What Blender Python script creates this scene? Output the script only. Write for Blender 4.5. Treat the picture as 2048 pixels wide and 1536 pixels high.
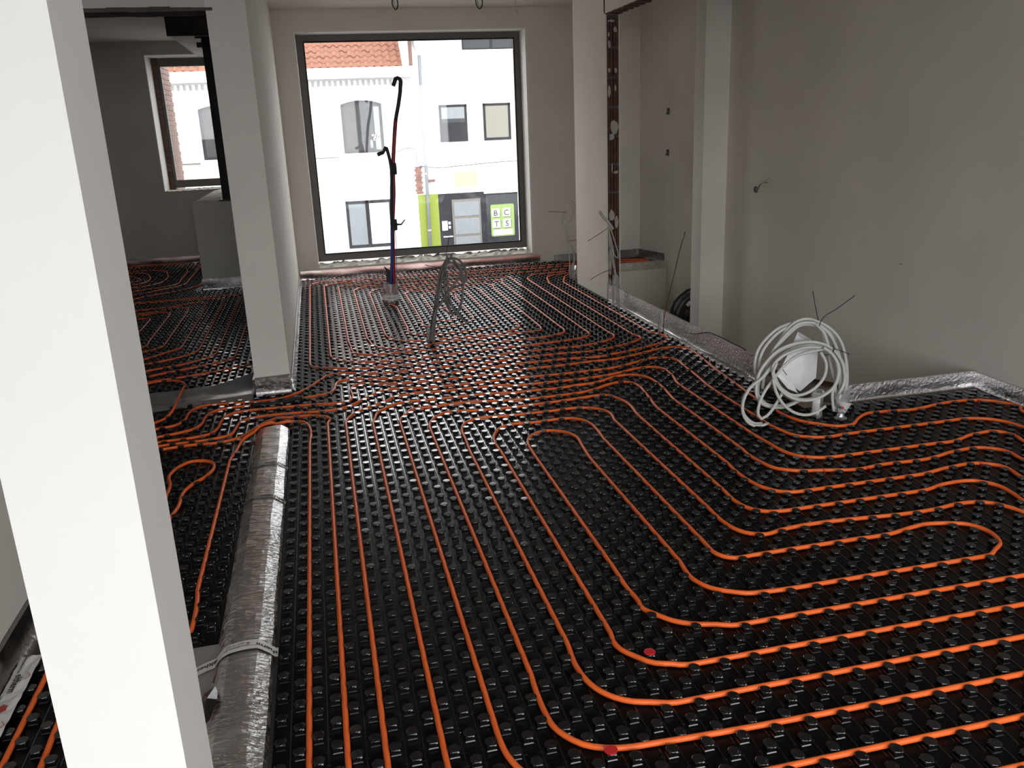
import bpy, math, random
import numpy as np
from mathutils import Matrix, Vector, noise

for o in list(bpy.data.objects):
    bpy.data.objects.remove(o)
SC = bpy.context.scene
COL = SC.collection
PI = math.pi
RND = random.Random(7)

# ------------------------------------------------------------------ camera
rx, ry, rz, FPX = 1.27766799, -0.04192933, -0.21266886, 1695.64
cx, sx, cy, sy, cz, sz = math.cos(rx), math.sin(rx), math.cos(ry), math.sin(ry), math.cos(rz), math.sin(rz)
R3 = Matrix(((cz, -sz, 0), (sz, cz, 0), (0, 0, 1))) @ Matrix(((1, 0, 0), (0, cx, -sx), (0, sx, cx))) @ Matrix(((cy, -sy, 0), (sy, cy, 0), (0, 0, 1)))
cam_data = bpy.data.cameras.new('camera')
cam_data.sensor_width = 36
cam_data.lens = FPX * 36 / 2048
cam_data.clip_start = 0.02
cam = bpy.data.objects.new('camera', cam_data)
cam.matrix_world = Matrix.Translation((0, 0, 1.582)) @ R3.to_4x4()
COL.objects.link(cam)
SC.camera = cam

# ------------------------------------------------------------------ sky, daylight, exposure
SKY = 3.6
world = bpy.data.worlds.new('overcast_sky')
SC.world = world
world.use_nodes = True
wn = world.node_tree
wn.nodes.clear()
wo = wn.nodes.new('ShaderNodeOutputWorld')
wb = wn.nodes.new('ShaderNodeBackground')
wb.inputs[0].default_value = (0.97, 0.985, 1.0, 1)
wb.inputs[1].default_value = SKY
wn.links.new(wb.outputs[0], wo.inputs[0])

def portal(name, x, y, z, w, h, facing):
    l = bpy.data.lights.new(name, 'AREA')
    l.shape = 'RECTANGLE'; l.size = w; l.size_y = h
    l.cycles.is_portal = True
    o = bpy.data.objects.new(name, l)
    o.location = (x, y, z)
    o.rotation_euler = (-PI / 2, 0, 0) if facing < 0 else (PI / 2, 0, 0)
    COL.objects.link(o)
portal('portal_front', 1.21, 10.4, 1.38, 2.5, 2.5, -1)
portal('portal_left', -1.25, 12.56, 1.8, 1.35, 1.65, -1)
portal('portal_rear', 1.2, -1.9, 1.38, 4.6, 2.8, 1)
portal('portal_rear_left', -2.4, -1.9, 2.15, 2.1, 1.3, 1)

SC.view_settings.view_transform = 'Standard'
SC.view_settings.look = 'None'
SC.view_settings.gamma = 1
SC.view_settings.use_curve_mapping = False
SC.view_settings.exposure = 0.85
SC.cycles.use_denoising = True
SC.cycles.max_bounces = 10
SC.cycles.diffuse_bounces = 6
SC.cycles.glossy_bounces = 4
SC.cycles.transparent_max_bounces = 12
SC.cycles.sample_clamp_indirect = 8
SC.cycles.caustics_reflective = False
SC.cycles.caustics_refractive = False

# ------------------------------------------------------------------ materials
MAT = {}
def mat(name, color, rough=0.6, metal=0.0, spec=0.5, noise_amt=0.0, noise_scale=5.0, bump=0.0, bump_scale=30.0, bump_stretch=None, dist=0.01, rough_var=0.0):
    m = bpy.data.materials.new(name)
    m.use_nodes = True
    nt = m.node_tree
    b = nt.nodes['Principled BSDF']
    b.inputs['Base Color'].default_value = (*color, 1)
    b.inputs['Roughness'].default_value = rough
    b.inputs['Metallic'].default_value = metal
    b.inputs['Specular IOR Level'].default_value = spec
    tc = nt.nodes.new('ShaderNodeTexCoord')
    if noise_amt:
        n = nt.nodes.new('ShaderNodeTexNoise'); n.inputs['Scale'].default_value = noise_scale; n.inputs['Detail'].default_value = 4
        nt.links.new(tc.outputs['Object'], n.inputs['Vector'])
        r = nt.nodes.new('ShaderNodeMapRange')
        r.inputs[1].default_value = 0.3; r.inputs[2].default_value = 0.7
        r.inputs[3].default_value = 1 - noise_amt; r.inputs[4].default_value = 1 + noise_amt
        nt.links.new(n.outputs[0], r.inputs[0])
        mx = nt.nodes.new('ShaderNodeVectorMath'); mx.operation = 'SCALE'
        mx.inputs[0].default_value = color
        nt.links.new(r.outputs[0], mx.inputs[3])
        nt.links.new(mx.outputs[0], b.inputs['Base Color'])
    if rough_var:
        n = nt.nodes.new('ShaderNodeTexNoise'); n.inputs['Scale'].default_value = 9
        nt.links.new(tc.outputs['Object'], n.inputs['Vector'])
        r = nt.nodes.new('ShaderNodeMapRange')
        r.inputs[1].default_value = 0.3; r.inputs[2].default_value = 0.7
        r.inputs[3].default_value = max(0.02, rough - rough_var); r.inputs[4].default_value = rough + rough_var
        nt.links.new(n.outputs[0], r.inputs[0]); nt.links.new(r.outputs[0], b.inputs['Roughness'])
    if bump:
        n = nt.nodes.new('ShaderNodeTexNoise'); n.inputs['Scale'].default_value = bump_scale; n.inputs['Detail'].default_value = 5
        v = tc.outputs['Object']
        if bump_stretch:
            mp = nt.nodes.new('ShaderNodeMapping'); mp.inputs['Scale'].default_value = bump_stretch
            nt.links.new(v, mp.inputs['Vector']); v = mp.outputs[0]
        nt.links.new(v, n.inputs['Vector'])
        bp = nt.nodes.new('ShaderNodeBump'); bp.inputs['Strength'].default_value = bump; bp.inputs['Distance'].default_value = dist
        nt.links.new(n.outputs[0], bp.inputs['Height']); nt.links.new(bp.outputs[0], b.inputs['Normal'])
    MAT[name] = m
    return m

def clear_mat(name, color, opacity, rough=0.1, spec_mix=0.12):
    m = bpy.data.materials.new(name); m.use_nodes = True
    nt = m.node_tree; nt.nodes.clear()
    out = nt.nodes.new('ShaderNodeOutputMaterial')
    tr = nt.nodes.new('ShaderNodeBsdfTransparent')
    df = nt.nodes.new('ShaderNodeBsdfDiffuse'); df.inputs[0].default_value = (*color, 1)
    gl = nt.nodes.new('ShaderNodeBsdfGlossy'); gl.inputs['Roughness'].default_value = rough
    m1 = nt.nodes.new('ShaderNodeMixShader'); m1.inputs[0].default_value = opacity
    m2 = nt.nodes.new('ShaderNodeMixShader')
    lw = nt.nodes.new('ShaderNodeLayerWeight'); lw.inputs[0].default_value = 0.25
    mu = nt.nodes.new('ShaderNodeMath'); mu.operation = 'MULTIPLY_ADD'; mu.inputs[1].default_value = 0.5; mu.inputs[2].default_value = spec_mix
    nt.links.new(lw.outputs['Fresnel'], mu.inputs[0]); nt.links.new(mu.outputs[0], m2.inputs[0])
    nt.links.new(tr.outputs[0], m1.inputs[1]); nt.links.new(df.outputs[0], m1.inputs[2])
    nt.links.new(m1.outputs[0], m2.inputs[1]); nt.links.new(gl.outputs[0], m2.inputs[2])
    nt.links.new(m2.outputs[0], out.inputs[0])
    MAT[name] = m

mat('plaster', (0.74, 0.705, 0.65), 0.92, noise_amt=0.05, noise_scale=1.7, bump=0.15, bump_scale=60, dist=0.002)
mat('plaster_white', (0.86, 0.85, 0.82), 0.9, noise_amt=0.02, noise_scale=1.2, bump=0.1, bump_scale=70, dist=0.002)
mat('plaster_grey', (0.62, 0.595, 0.56), 0.92, noise_amt=0.08, noise_scale=1.5, bump=0.15, bump_scale=50, dist=0.002)
mat('raw_concrete', (0.10, 0.09, 0.085), 0.95, noise_amt=0.35, noise_scale=7, bump=0.6, bump_scale=25, dist=0.01)
mat('rough_mortar', (0.5, 0.47, 0.41), 0.95, noise_amt=0.3, noise_scale=14, bump=0.9, bump_scale=40, dist=0.012)
mat('screed', (0.5, 0.43, 0.35), 0.9, noise_amt=0.1, noise_scale=5)
mat('clay', (0.10, 0.048, 0.036), 0.9, noise_amt=0.35, noise_scale=18, bump=0.5, bump_scale=60, dist=0.004)
mat('mortar_dab', (0.42, 0.38, 0.34), 0.95, noise_amt=0.2, noise_scale=20, bump=0.5, bump_scale=60, dist=0.004)
mat('foil_matte', (0.34, 0.33, 0.315), 0.5, metal=0.35, noise_amt=0.12, noise_scale=8, bump=0.2, bump_scale=30, dist=0.004)
mat('black_sheet', (0.005, 0.005, 0.0055), 0.34, spec=0.12, rough_var=0.06, bump=0.05, bump_scale=60, dist=0.002)
mat('black_plastic', (0.006, 0.006, 0.0066), 0.15, spec=0.85, rough_var=0.03, bump=0.0, bump_scale=90, dist=0.002)
mat('black_rubber', (0.012, 0.012, 0.012), 0.55)
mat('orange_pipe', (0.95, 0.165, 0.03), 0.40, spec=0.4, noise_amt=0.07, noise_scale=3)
mat('orange_pipe_shaded', (0.86, 0.14, 0.035), 0.42, spec=0.4, noise_amt=0.07, noise_scale=3)  # same orange pipe, shade of the far runs darkened into its colour
mat('red_plastic', (0.62, 0.02, 0.025), 0.4)
mat('red_tube', (0.30, 0.012, 0.03), 0.4)
mat('blue_tube', (0.02, 0.04, 0.28), 0.4)
mat('grey_cable', (0.60, 0.61, 0.58), 0.5, noise_amt=0.06, noise_scale=12)
mat('dusty_cable', (0.17, 0.165, 0.155), 0.6, noise_amt=0.25, noise_scale=15)
mat('pale_cable', (0.45, 0.43, 0.39), 0.55, noise_amt=0.1, noise_scale=15)
mat('rusty_rod', (0.10, 0.07, 0.05), 0.8, metal=0.3, noise_amt=0.4, noise_scale=60)
mat('foil', (0.82, 0.82, 0.82), 0.25, metal=1.0, bump=0.9, bump_scale=70, bump_stretch=(.35, 1, 1), dist=0.008, rough_var=0.08)
mat('foil_back', (0.82, 0.66, 0.62), 0.24, metal=1.0, bump=0.06, bump_scale=14, dist=0.006, rough_var=0.03)  # pink tint paints the orange pipes' reflection into the foil colour
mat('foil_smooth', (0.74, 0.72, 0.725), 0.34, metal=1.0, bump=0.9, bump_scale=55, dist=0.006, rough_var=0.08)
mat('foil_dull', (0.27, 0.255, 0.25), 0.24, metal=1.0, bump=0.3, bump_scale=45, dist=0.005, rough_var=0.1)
mat('grey_film', (0.22, 0.215, 0.21), 0.22, spec=0.6, noise_amt=0.15, noise_scale=5, bump=0.25, bump_scale=12, dist=0.01)
mat('frame_grey', (0.11, 0.10, 0.085), 0.45)
mat('cable_black', (0.02, 0.02, 0.022), 0.6)
mat('steel_dark', (0.022, 0.021, 0.022), 0.6, noise_amt=0.2, noise_scale=10)
mat('white_paint', (0.80, 0.78, 0.75), 0.8)
mat('paper', (0.85, 0.85, 0.88), 0.55)
mat('tape_white', (0.80, 0.80, 0.79), 0.4)
mat('tape_clear', (0.50, 0.49, 0.47), 0.3, metal=0.6)
mat('print_black', (0.02, 0.02, 0.02), 0.6)
mat('print_red', (0.45, 0.07, 0.05), 0.6)
mat('print_grey', (0.22, 0.22, 0.22), 0.6)
mat('brick_white', (0.60, 0.595, 0.58), 0.9, noise_amt=0.04, noise_scale=8, bump=0.3, bump_scale=20)
mat('render_white', (0.64, 0.64, 0.64), 0.9, noise_amt=0.03, noise_scale=2)
mat('brick_pink', (0.15, 0.09, 0.07), 0.9, noise_amt=0.3, noise_scale=9)
mat('brick_red', (0.17, 0.07, 0.05), 0.9, noise_amt=0.35, noise_scale=9)
mat('mortar_grey', (0.30, 0.27, 0.24), 0.95)
mat('roof_clay', (0.165, 0.065, 0.036), 0.8, noise_amt=0.22, noise_scale=2.5)
mat('frame_anthracite', (0.016, 0.017, 0.021), 0.6, spec=0.15)
mat('pane_dark', (0.020, 0.022, 0.025), 0.12, spec=0.25)
mat('curtain', (0.045, 0.046, 0.045), 0.8, spec=0.05, noise_amt=0.15, noise_scale=3)
mat('blind_cream', (0.17, 0.162, 0.137), 0.8)
mat('pane_frosted', (0.15, 0.165, 0.175), 0.5)
mat('lime_paint', (0.16, 0.205, 0.012), 0.7)
mat('lime_sign', (0.17, 0.25, 0.07), 0.6)  # plain pale lime of the sign board
mat('ochre_paint', (0.30, 0.29, 0.20), 0.8)
mat('asphalt', (0.16, 0.16, 0.165), 0.9, noise_amt=0.15, noise_scale=3)
mat('car_white', (0.75, 0.75, 0.76), 0.25, spec=0.6)
mat('car_glass', (0.05, 0.06, 0.065), 0.15)
mat('letter_grey', (0.035, 0.035, 0.04), 0.6)
clear_mat('glass', (0.8, 0.85, 0.85), 0.03, 0.02, 0.03)
clear_mat('clear_wrap', (0.75, 0.75, 0.75), 0.35, 0.12, 0.25)

# ------------------------------------------------------------------ mesh helpers
class MB:
    def __init__(s):
        s.v = []; s.f = []
    def add(s, vs, fs):
        n = len(s.v)
        s.v += [tuple(v) for v in vs]
        s.f += [tuple(i + n for i in f) for f in fs]
        return s
    def box(s, x0, x1, y0, y1, z0, z1):
        s.add([(x0, y0, z0), (x1, y0, z0), (x1, y1, z0), (x0, y1, z0), (x0, y0, z1), (x1, y0, z1), (x1, y1, z1), (x0, y1, z1)],
              [(0, 3, 2, 1), (4, 5, 6, 7), (0, 1, 5, 4), (1, 2, 6, 5), (2, 3, 7, 6), (3, 0, 4, 7)])
        return s
    def prism(s, pts, z0, z1):
        n = len(pts)
        s.add([(p[0], p[1], z0) for p in pts] + [(p[0], p[1], z1) for p in pts],
              [tuple(range(n))[::-1], tuple(range(n, 2 * n))] + [(i, (i + 1) % n, n + (i + 1) % n, n + i) for i in range(n)])
        return s
    def prism_y(s, pts, y0, y1):      # outline in x,z
        n = len(pts)
        s.add([(p[0], y0, p[1]) for p in pts] + [(p[0], y1, p[1]) for p in pts],
              [tuple(range(n)), tuple(range(n, 2 * n))[::-1]] + [(i, n + i, n + (i + 1) % n, (i + 1) % n) for i in range(n)])
        return s
    def tube(s, path, r, sides=8, caps=True, r2=None):
        P = [Vector(p) for p in path]
        n = len(P)
        up = Vector((0, 0, 1))
        t0 = (P[1] - P[0]).normalized()
        if abs(t0.z) > 0.9: up = Vector((1, 0, 0))
        u = t0.cross(up).normalized()
        vs = []
        for i in range(n):
            t = (P[min(i + 1, n - 1)] - P[max(i - 1, 0)])
            if t.length < 1e-7: t = t0.copy()
            t.normalize()
            u = (u - t * u.dot(t))
            if u.length < 1e-5: u = t.orthogonal()
            u.normalize()
            w = t.cross(u)
            rr = r if r2 is None else r + (r2 - r) * i / (n - 1)
            for k in range(sides):
                a = 2 * PI * k / sides
                vs.append(P[i] + u * (rr * math.cos(a)) + w * (rr * math.sin(a)))
        fs = [(i * sides + k, i * sides + (k + 1) % sides, (i + 1) * sides + (k + 1) % sides, (i + 1) * sides + k) for i in range(n - 1) for k in range(sides)]
        if caps:
            fs += [tuple(range(sides))[::-1], tuple((n - 1) * sides + k for k in range(sides))]
        s.add(vs, fs)
        return s
    def lathe(s, prof, cx=0, cy=0, sides=16, cap=True):
        n = len(prof)
        vs = [(cx + r * math.cos(2 * PI * k / sides), cy + r * math.sin(2 * PI * k / sides), z) for r, z in prof for k in range(sides)]
        fs = [(i * sides + k, i * sides + (k + 1) % sides, (i + 1) * sides + (k + 1) % sides, (i + 1) * sides + k) for i in range(n - 1) for k in range(sides)]
        if cap: fs += [tuple(range(sides))[::-1], tuple((n - 1) * sides + k for k in range(sides))]
        s.add(vs, fs)
        return s
    def mesh(s, name, smooth=False):
        me = bpy.data.meshes.new(name)
        me.from_pydata(s.v, [], s.f)
        if smooth: me.polygons.foreach_set('use_smooth', [True] * len(me.polygons))
        me.update()
        return me

def link(name, me, m, parent=None, loc=None):
    o = bpy.data.objects.new(name, me)
    COL.objects.link(o)
    if m is not None and not me.materials: me.materials.append(MAT[m])
    if parent is not None: o.parent = parent
    if loc is not None: o.location = loc
    return o
def obj(name, mb, m, parent=None, smooth=False, loc=None):
    return link(name, mb.mesh(name, smooth), m, parent, loc)
def tag(o, label, cat, group=None):
    o['label'] = label; o['category'] = cat
    if group: o['group'] = group
    return o
def thing(name, label, cat, loc=(0, 0, 0), group=None):
    o = bpy.data.objects.new(name, None)
    o.empty_display_size = 0.1
    COL.objects.link(o); o.location = loc
    return tag(o, label, cat, group)
def local(o, pts):
    l = o.location
    return [(p[0] - l[0], p[1] - l[1], p[2] - l[2]) for p in pts]
def struct(name, mb, m, parent=None):
    o = obj(name, mb, m, parent)
    if parent is None: o['kind'] = 'structure'
    return o
def boxes(*bs):
    m = MB()
    for b in bs: m.box(*b)
    return m
def spline(P, step=0.02):
    """Catmull-Rom through the points (centripetal-ish), n-dimensional."""
    P = [tuple(p) for p in P]
    out = []
    n = len(P)
    for i in range(n - 1):
        p1, p2 = P[i], P[i + 1]
        L = math.dist(p1, p2)
        p0 = P[i - 1] if i > 0 else tuple(2 * a - b for a, b in zip(p1, p2))
        p3 = P[i + 2] if i + 2 < n else tuple(2 * b - a for a, b in zip(p1, p2))
        L0 = max(1e-6, math.dist(p0, p1)); L2 = max(1e-6, math.dist(p2, p3))
        m1 = tuple(L * ((b - a) / L0 * L / (L0 + L) + (c - b) / max(L, 1e-6) * L0 / (L0 + L)) for a, b, c in zip(p0, p1, p2))
        m2 = tuple(L * ((b - a) / max(L, 1e-6) * L2 / (L + L2) + (c - b) / L2 * L / (L + L2)) for a, b, c in zip(p1, p2, p3))
        k = max(1, int(L / step))
        straight = L > 0.5
        if straight: k = max(2, int(L / 0.1))
        for j in range(k):
            t = j / k
            h00 = 2 * t**3 - 3 * t**2 + 1; h10 = t**3 - 2 * t**2 + t; h01 = -2 * t**3 + 3 * t**2; h11 = t**3 - t**2
            out.append(tuple(h00 * a + h10 * c + h01 * b + h11 * d for a, b, c, d in zip(p1, p2, m1, m2)))
    out.append(P[-1])
    return out

def pipe_spline(P, step=0.02):
    """smooth curve whose long axis-parallel runs stay straight"""
    P = [tuple(p) for p in P]; n = len(P)
    T = []
    def ax(i):
        a, b = P[i], P[i + 1]; L = math.dist(a, b)
        if L > .2 and abs(a[0] - b[0]) < .004: return (0, (b[1] - a[1]) / L)
        if L > .2 and abs(a[1] - b[1]) < .004: return ((b[0] - a[0]) / L, 0)
        return None
    for i in range(n):
        t = None
        if i < n - 1: t = ax(i)
        if t is None and i > 0: t = ax(i - 1)
        if t is None:
            a = P[max(0, i - 1)]; c = P[min(n - 1, i + 1)]; b = P[i]
            La = max(1e-6, math.dist(a, b)); Lc = max(1e-6, math.dist(b, c))
            v = tuple(((b[k] - a[k]) / La * Lc + (c[k] - b[k]) / Lc * La) / (La + Lc) for k in (0, 1)) if 0 < i < n - 1 else (c[0] - a[0], c[1] - a[1])
            L = math.hypot(*v) or 1; t = (v[0] / L, v[1] / L)
        T.append(t)
    out = []
    for i in range(n - 1):
        a, b = P[i], P[i + 1]; L = math.dist(a, b)
        if ax(i) is not None:
            k = max(2, int(L / .15)); out += [(a[0] + (b[0] - a[0]) * j / k, a[1] + (b[1] - a[1]) * j / k) for j in range(k)]
            continue
        k = max(1, int(L / step))
        for j in range(k):
            t = j / k
            h00 = 2 * t**3 - 3 * t**2 + 1; h10 = t**3 - 2 * t**2 + t; h01 = -2 * t**3 + 3 * t**2; h11 = t**3 - t**2
            out.append(tuple(h00 * a[q] + h10 * L * T[i][q] + h01 * b[q] + h11 * L * T[i + 1][q] for q in (0, 1)))
    out.append(P[-1])
    return out

_text_cache = {}
def text_geo(s, size, bold=0.0):
    """vertices (u, v) and faces of a filled line of text, baseline at v = 0"""
    cu = bpy.data.curves.new('lettering', 'FONT'); cu.body = s; cu.size = size; cu.offset = bold
    cu.resolution_u = 3
    ob = bpy.data.objects.new('lettering_source', cu); COL.objects.link(ob)
    dg = bpy.context.evaluated_depsgraph_get()
    ev = ob.evaluated_get(dg); me = ev.to_mesh()
    vs = [(v.co.x, v.co.y) for v in me.vertices]; fs = [tuple(p.vertices) for p in me.polygons]
    ev.to_mesh_clear()
    bpy.data.objects.remove(ob)
    return vs, fs
# ================================================================== THE SHELL
CZ = 2.872
struct('floor', boxes((-3.6, 2.57, -1.6, 12.2, -.7, -.03), (2.57, 4.0, -1.6, 4.10, -.7, -.03), (2.57, 2.80, 8.45, 9.42, -.7, -.03)), 'grey_film')
o = struct('floor_landing', boxes((2.57, 3.99, 9.42, 10.0, -1.9, -.075)), 'plaster')
struct('floor_stair', boxes((2.45, 4.1, 4.0, 9.45, -.75, -.56)), 'screed')
obj('mortar_edge', boxes((2.72, 3.97, 9.40, 9.50, -.085, -.002)), 'rough_mortar', o)
struct('ceiling', boxes((-3.6, 4.3, -1.6, 10.35, CZ, 3.05), (-3.6, -.504, 10.35, 12.85, CZ, 3.05)), 'plaster')
struct('ceiling_left', boxes((-3.6, -.504, 5.67, 12.2, 2.81, CZ)), 'plaster')
struct('wall_back', boxes((-.284, -.066, 10, 10.45, -.1, CZ), (2.50, 4.3, 10, 10.45, -.1, CZ), (-.066, 2.50, 10, 10.45, 2.66, CZ), (-.066, 2.50, 10, 10.45, -.1, .125)), 'plaster')
struct('wall_middle', boxes((-.504, -.284, 5.45, 10.35, -.03, CZ), (-.504, -.35, 10.35, 12.55, -.03, CZ)), 'plaster')
struct('wall_left_back', boxes((-3.6, -1.954, 12.2, 12.82, -.1, CZ), (-.58, -.504, 12.2, 12.82, -.1, CZ), (-1.954, -.58, 12.2, 12.82, 2.655, CZ), (-1.954, -.58, 12.2, 12.82, -.1, .955)), 'plaster_grey')
struct('wall_left', boxes((-3.6, -3.4, -1.6, 12.5, -.1, CZ)), 'plaster_grey')
struct('wall_left_near', boxes((-1.31, -1.11, -1.6, 3.9, -.1, CZ)), 'plaster')
# lintel over the opening to the left room, its lower edge broken out
m = MB()
n = 60
vs = []
for i in range(n + 1):
    x = -3.4 + 2.896 * i / n
    z = 2.295 + .006 * noise.noise((x * 9, 1.3, 0))
    vs += [(x, 5.45, z), (x, 5.67, z + .02), (x, 5.45, CZ), (x, 5.67, CZ)]
fs = []
for i in range(n):
    a, b = i * 4, (i + 1) * 4
    fs += [(a, b, b + 2, a + 2), (a + 1, a + 3, b + 3, b + 1), (a, a + 1, b + 1, b)]
m.add(vs, fs)
lint = struct('wall_lintel', m, 'plaster_grey')
m = MB()
for i in range(26):
    x = -3.38 + i * .112
    m.box(x, x + .113, 5.447, 5.66, 2.280 + RND.uniform(0, .006), 2.302 + RND.uniform(0, .008))
obj('broken_edge', m, 'raw_concrete', lint)['kind'] = 'stuff'
struct('wall_half_height', boxes((-1.31, -.504, 9.8, 12.2, -.03, .945)), 'plaster_grey')
m = MB()
nx, ny = 12, 26
vs = [(-1.305 + .8 * i / nx, 9.805 + 2.38 * j / ny, .945 + (0 if i in (0, nx) or j in (0, ny) else .012 + .012 * noise.noise((i * .9, j * .9, 0)))) for j in range(ny + 1) for i in range(nx + 1)]
m.add(vs, [(j * (nx + 1) + i, j * (nx + 1) + i + 1, (j + 1) * (nx + 1) + i + 1, (j + 1) * (nx + 1) + i) for j in range(ny) for i in range(nx)])
struct('trim_rubble_top', m, 'rough_mortar')
bm_ = struct('ceiling_beam', boxes((-1.31, -.504, 9.83, 12.2, 2.63, 2.812)), 'plaster')
obj('shaded_beam_end', boxes((-1.315, -.504, 9.80, 9.84, 2.615, 2.87)), 'raw_concrete', bm_)  # dark front paints the beam side shaded from the window
struct('wall_near_post', boxes((-.447, -.284, 1.17, 1.352, -.03, CZ)), 'plaster_white')
# right side: wall by the stairwell, pier with broken-off end, header
struct('wall_right', boxes((3.70, 4.0, -1.6, 7.394, -1.9, CZ)), 'plaster')
struct('wall_right_pilaster', boxes((3.46, 4.2, 7.394, 7.60, -1.9, CZ)), 'plaster')
struct('wall_stair', MB().prism([(4.06, 7.6), (4.3, 7.6), (4.3, 10.0), (3.86, 10.0), (3.97, 9.42)], -1.9, CZ), 'plaster_grey')
pier = struct('wall_pier', boxes((2.57, 2.703, 7.53, 8.45, -.03, CZ), (2.57, 2.585, 7.5, 7.53, 0, CZ), (2.694, 2.703, 7.5, 7.53, 0, CZ)), 'plaster')
struct('wall_header', boxes((2.57, 2.703, 4.1, 7.53, 2.49, CZ)), 'plaster')
struct('wall_rear', boxes((-1.31, -1.1, -1.75, -1.6, -.1, CZ), (3.5, 4.0, -1.75, -1.6, -.1, CZ), (-1.1, 3.5, -1.75, -1.6, 2.76, CZ), (-3.6, -3.4, -1.75, -1.6, -.1, CZ), (-3.4, -1.31, -1.75, -1.6, 2.76, CZ), (-3.4, -1.31, -1.75, -1.6, -.1, 1.55)), 'plaster')

obj('joint_bed', boxes((2.585, 2.694, 7.526, 7.532, 0, 2.48)), 'raw_concrete', pier)
# clay blocks in the broken-off end of the pier
zb = .0
k = 0
while zb < 2.46:
    h = min(.235, 2.475 - zb)
    m = MB()
    for g0, g1, dep in ((2.586, 2.612, 0), (2.612, 2.618, .012), (2.618, 2.636, 0), (2.636, 2.648, .02), (2.648, 2.667, 0), (2.667, 2.672, .012), (2.672, 2.693, 0)):
        yy = 7.503 + dep + RND.uniform(0, .003)
        m.box(g0, g1, yy, 7.529, zb + .006, zb + h - .006)
    obj('clay_block', m, 'clay', pier)
    zb += .247; k += 1
for (x, z, w, h) in ((2.602, 2.32, .02, .05), (2.66, 2.36, .035, .05), (2.625, 2.43, .07, .025), (2.607, 2.24, .026, .075), (2.606, 2.03, .024, .04), (2.664, 2.03, .026, .05), (2.603, 1.86, .026, .11),
                     (2.66, 1.88, .018, .06), (2.648, 1.55, .09, .12), (2.62, 1.47, .05, .06), (2.66, 1.16, .05, .03), (2.625, 1.2, .012, .09), (2.62, .78, .06, .11), (2.665, .72, .04, .12), (2.6, .35, .03, .25), (2.66, .16, .07, .13), (2.60, .12, .03, .18), (2.594, .6, .015, .3)):
    m = MB()
    pts = []
    N = 11
    for i in range(N):
        a = 2 * PI * i / N
        r = RND.uniform(.75, 1.1)
        pts.append((max(2.586, min(2.694, x + w / 2 * r * math.cos(a))), max(.01, z + h / 2 * r * math.sin(a))))
    m.prism_y(pts, 7.492, 7.504)
    obj('mortar_dab', m, 'mortar_dab', pier)
# broken underside of the header
m = MB()
for i in range(26):
    y = 4.15 + i * .13
    m.box(2.575, 2.698, y, y + RND.uniform(.05, .12), 2.478 + RND.uniform(0, .008), 2.491)
hh = obj('broken_underside', m, 'clay', bpy.data.objects['wall_header']); hh['kind'] = 'stuff'

# ---------------------------------------------------------------- windows
def frame_bars(x0, x1, z0, z1, w, y0, y1):
    return boxes((x0, x1, y0, y1, z0, z0 + w), (x0, x1, y0, y1, z1 - w, z1), (x0, x0 + w, y0, y1, z0 + w, z1 - w), (x1 - w, x1, y0, y1, z0 + w, z1 - w))
w1 = struct('window_1', frame_bars(-.053, 2.488, .160, 2.658, .080, 10.27, 10.34), 'frame_grey')
obj('glazing_bead', frame_bars(.024, 2.411, .237, 2.581, .014, 10.258, 10.275), 'frame_anthracite', w1)
obj('pane', boxes((.03, 2.405, 10.30, 10.308, .24, 2.578)), 'glass', w1)
obj('white_reveal', boxes((2.478, 2.50, 10.002, 10.45, .125, 2.66), (-.066, -.054, 10.002, 10.45, .125, 2.66), (-.054, 2.478, 10.002, 10.45, 2.648, 2.66)), 'white_paint', w1)
m = MB()
nx, ny = 70, 8
vs = []
for j in range(ny + 1):
    for i in range(nx + 1):
        x = -.05 + 2.51 * i / nx; y = 9.995 + .36 * j / ny
        z = .128 + .022 * abs(noise.noise((x * 6, y * 9, 2))) + .02 * (noise.noise((x * 17, y * 21, 5)) > .15)
        vs.append((x, y + (.006 * noise.noise((x * 12, 0, 3)) if j == 0 else 0), z if 0 < j < ny else .122))
m.add(vs, [(j * (nx + 1) + i, j * (nx + 1) + i + 1, (j + 1) * (nx + 1) + i + 1, (j + 1) * (nx + 1) + i) for j in range(ny) for i in range(nx)])
obj('window_sill', m, 'rough_mortar', w1)
for x in (.99, 1.145, 1.2):
    obj('packing_block', boxes((x, x + .035, 10.255, 10.33, .125, .165)), 'white_paint', w1)
w2_ = struct('window_2', frame_bars(-1.94, -.582, .98, 2.64, .10, 12.65, 12.72), 'frame_grey')
obj('pane', boxes((-1.84, -.68, 12.69, 12.698, 1.08, 2.54)), 'glass', w2_)
obj('white_reveal', boxes((-1.954, -1.942, 12.197, 12.8, .955, 2.655), (-1.942, -.58, 12.197, 12.8, 2.645, 2.655)), 'white_paint', w2_)
m = MB()
for i in range(34):
    x = -1.94 + i * .035
    m.box(x, x + .034, 12.192, 12.70, .95, .958 + RND.uniform(0, .008))
obj('window_sill', m, 'rough_mortar', w2_)
w3 = struct('window_added_rear', frame_bars(-1.1, 3.5, .0, 2.76, .07, -1.72, -1.65), 'frame_grey')  # unseen rear glazing, added for daylight from behind the camera
obj('pane', boxes((-1.03, 1.15, -1.69, -1.682, .07, 2.69), (1.25, 3.43, -1.69, -1.682, .07, 2.69)), 'glass', w3)
obj('mullion', boxes((1.15, 1.25, -1.72, -1.65, .07, 2.69)), 'frame_grey', w3)
w4 = struct('window_added_rear_left', frame_bars(-3.4, -1.31, 1.55, 2.76, .07, -1.72, -1.65), 'frame_grey')  # unseen window, added to brighten the left room
obj('pane', boxes((-3.33, -1.38, -1.69, -1.682, 1.62, 2.69)), 'glass', w4)

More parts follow.
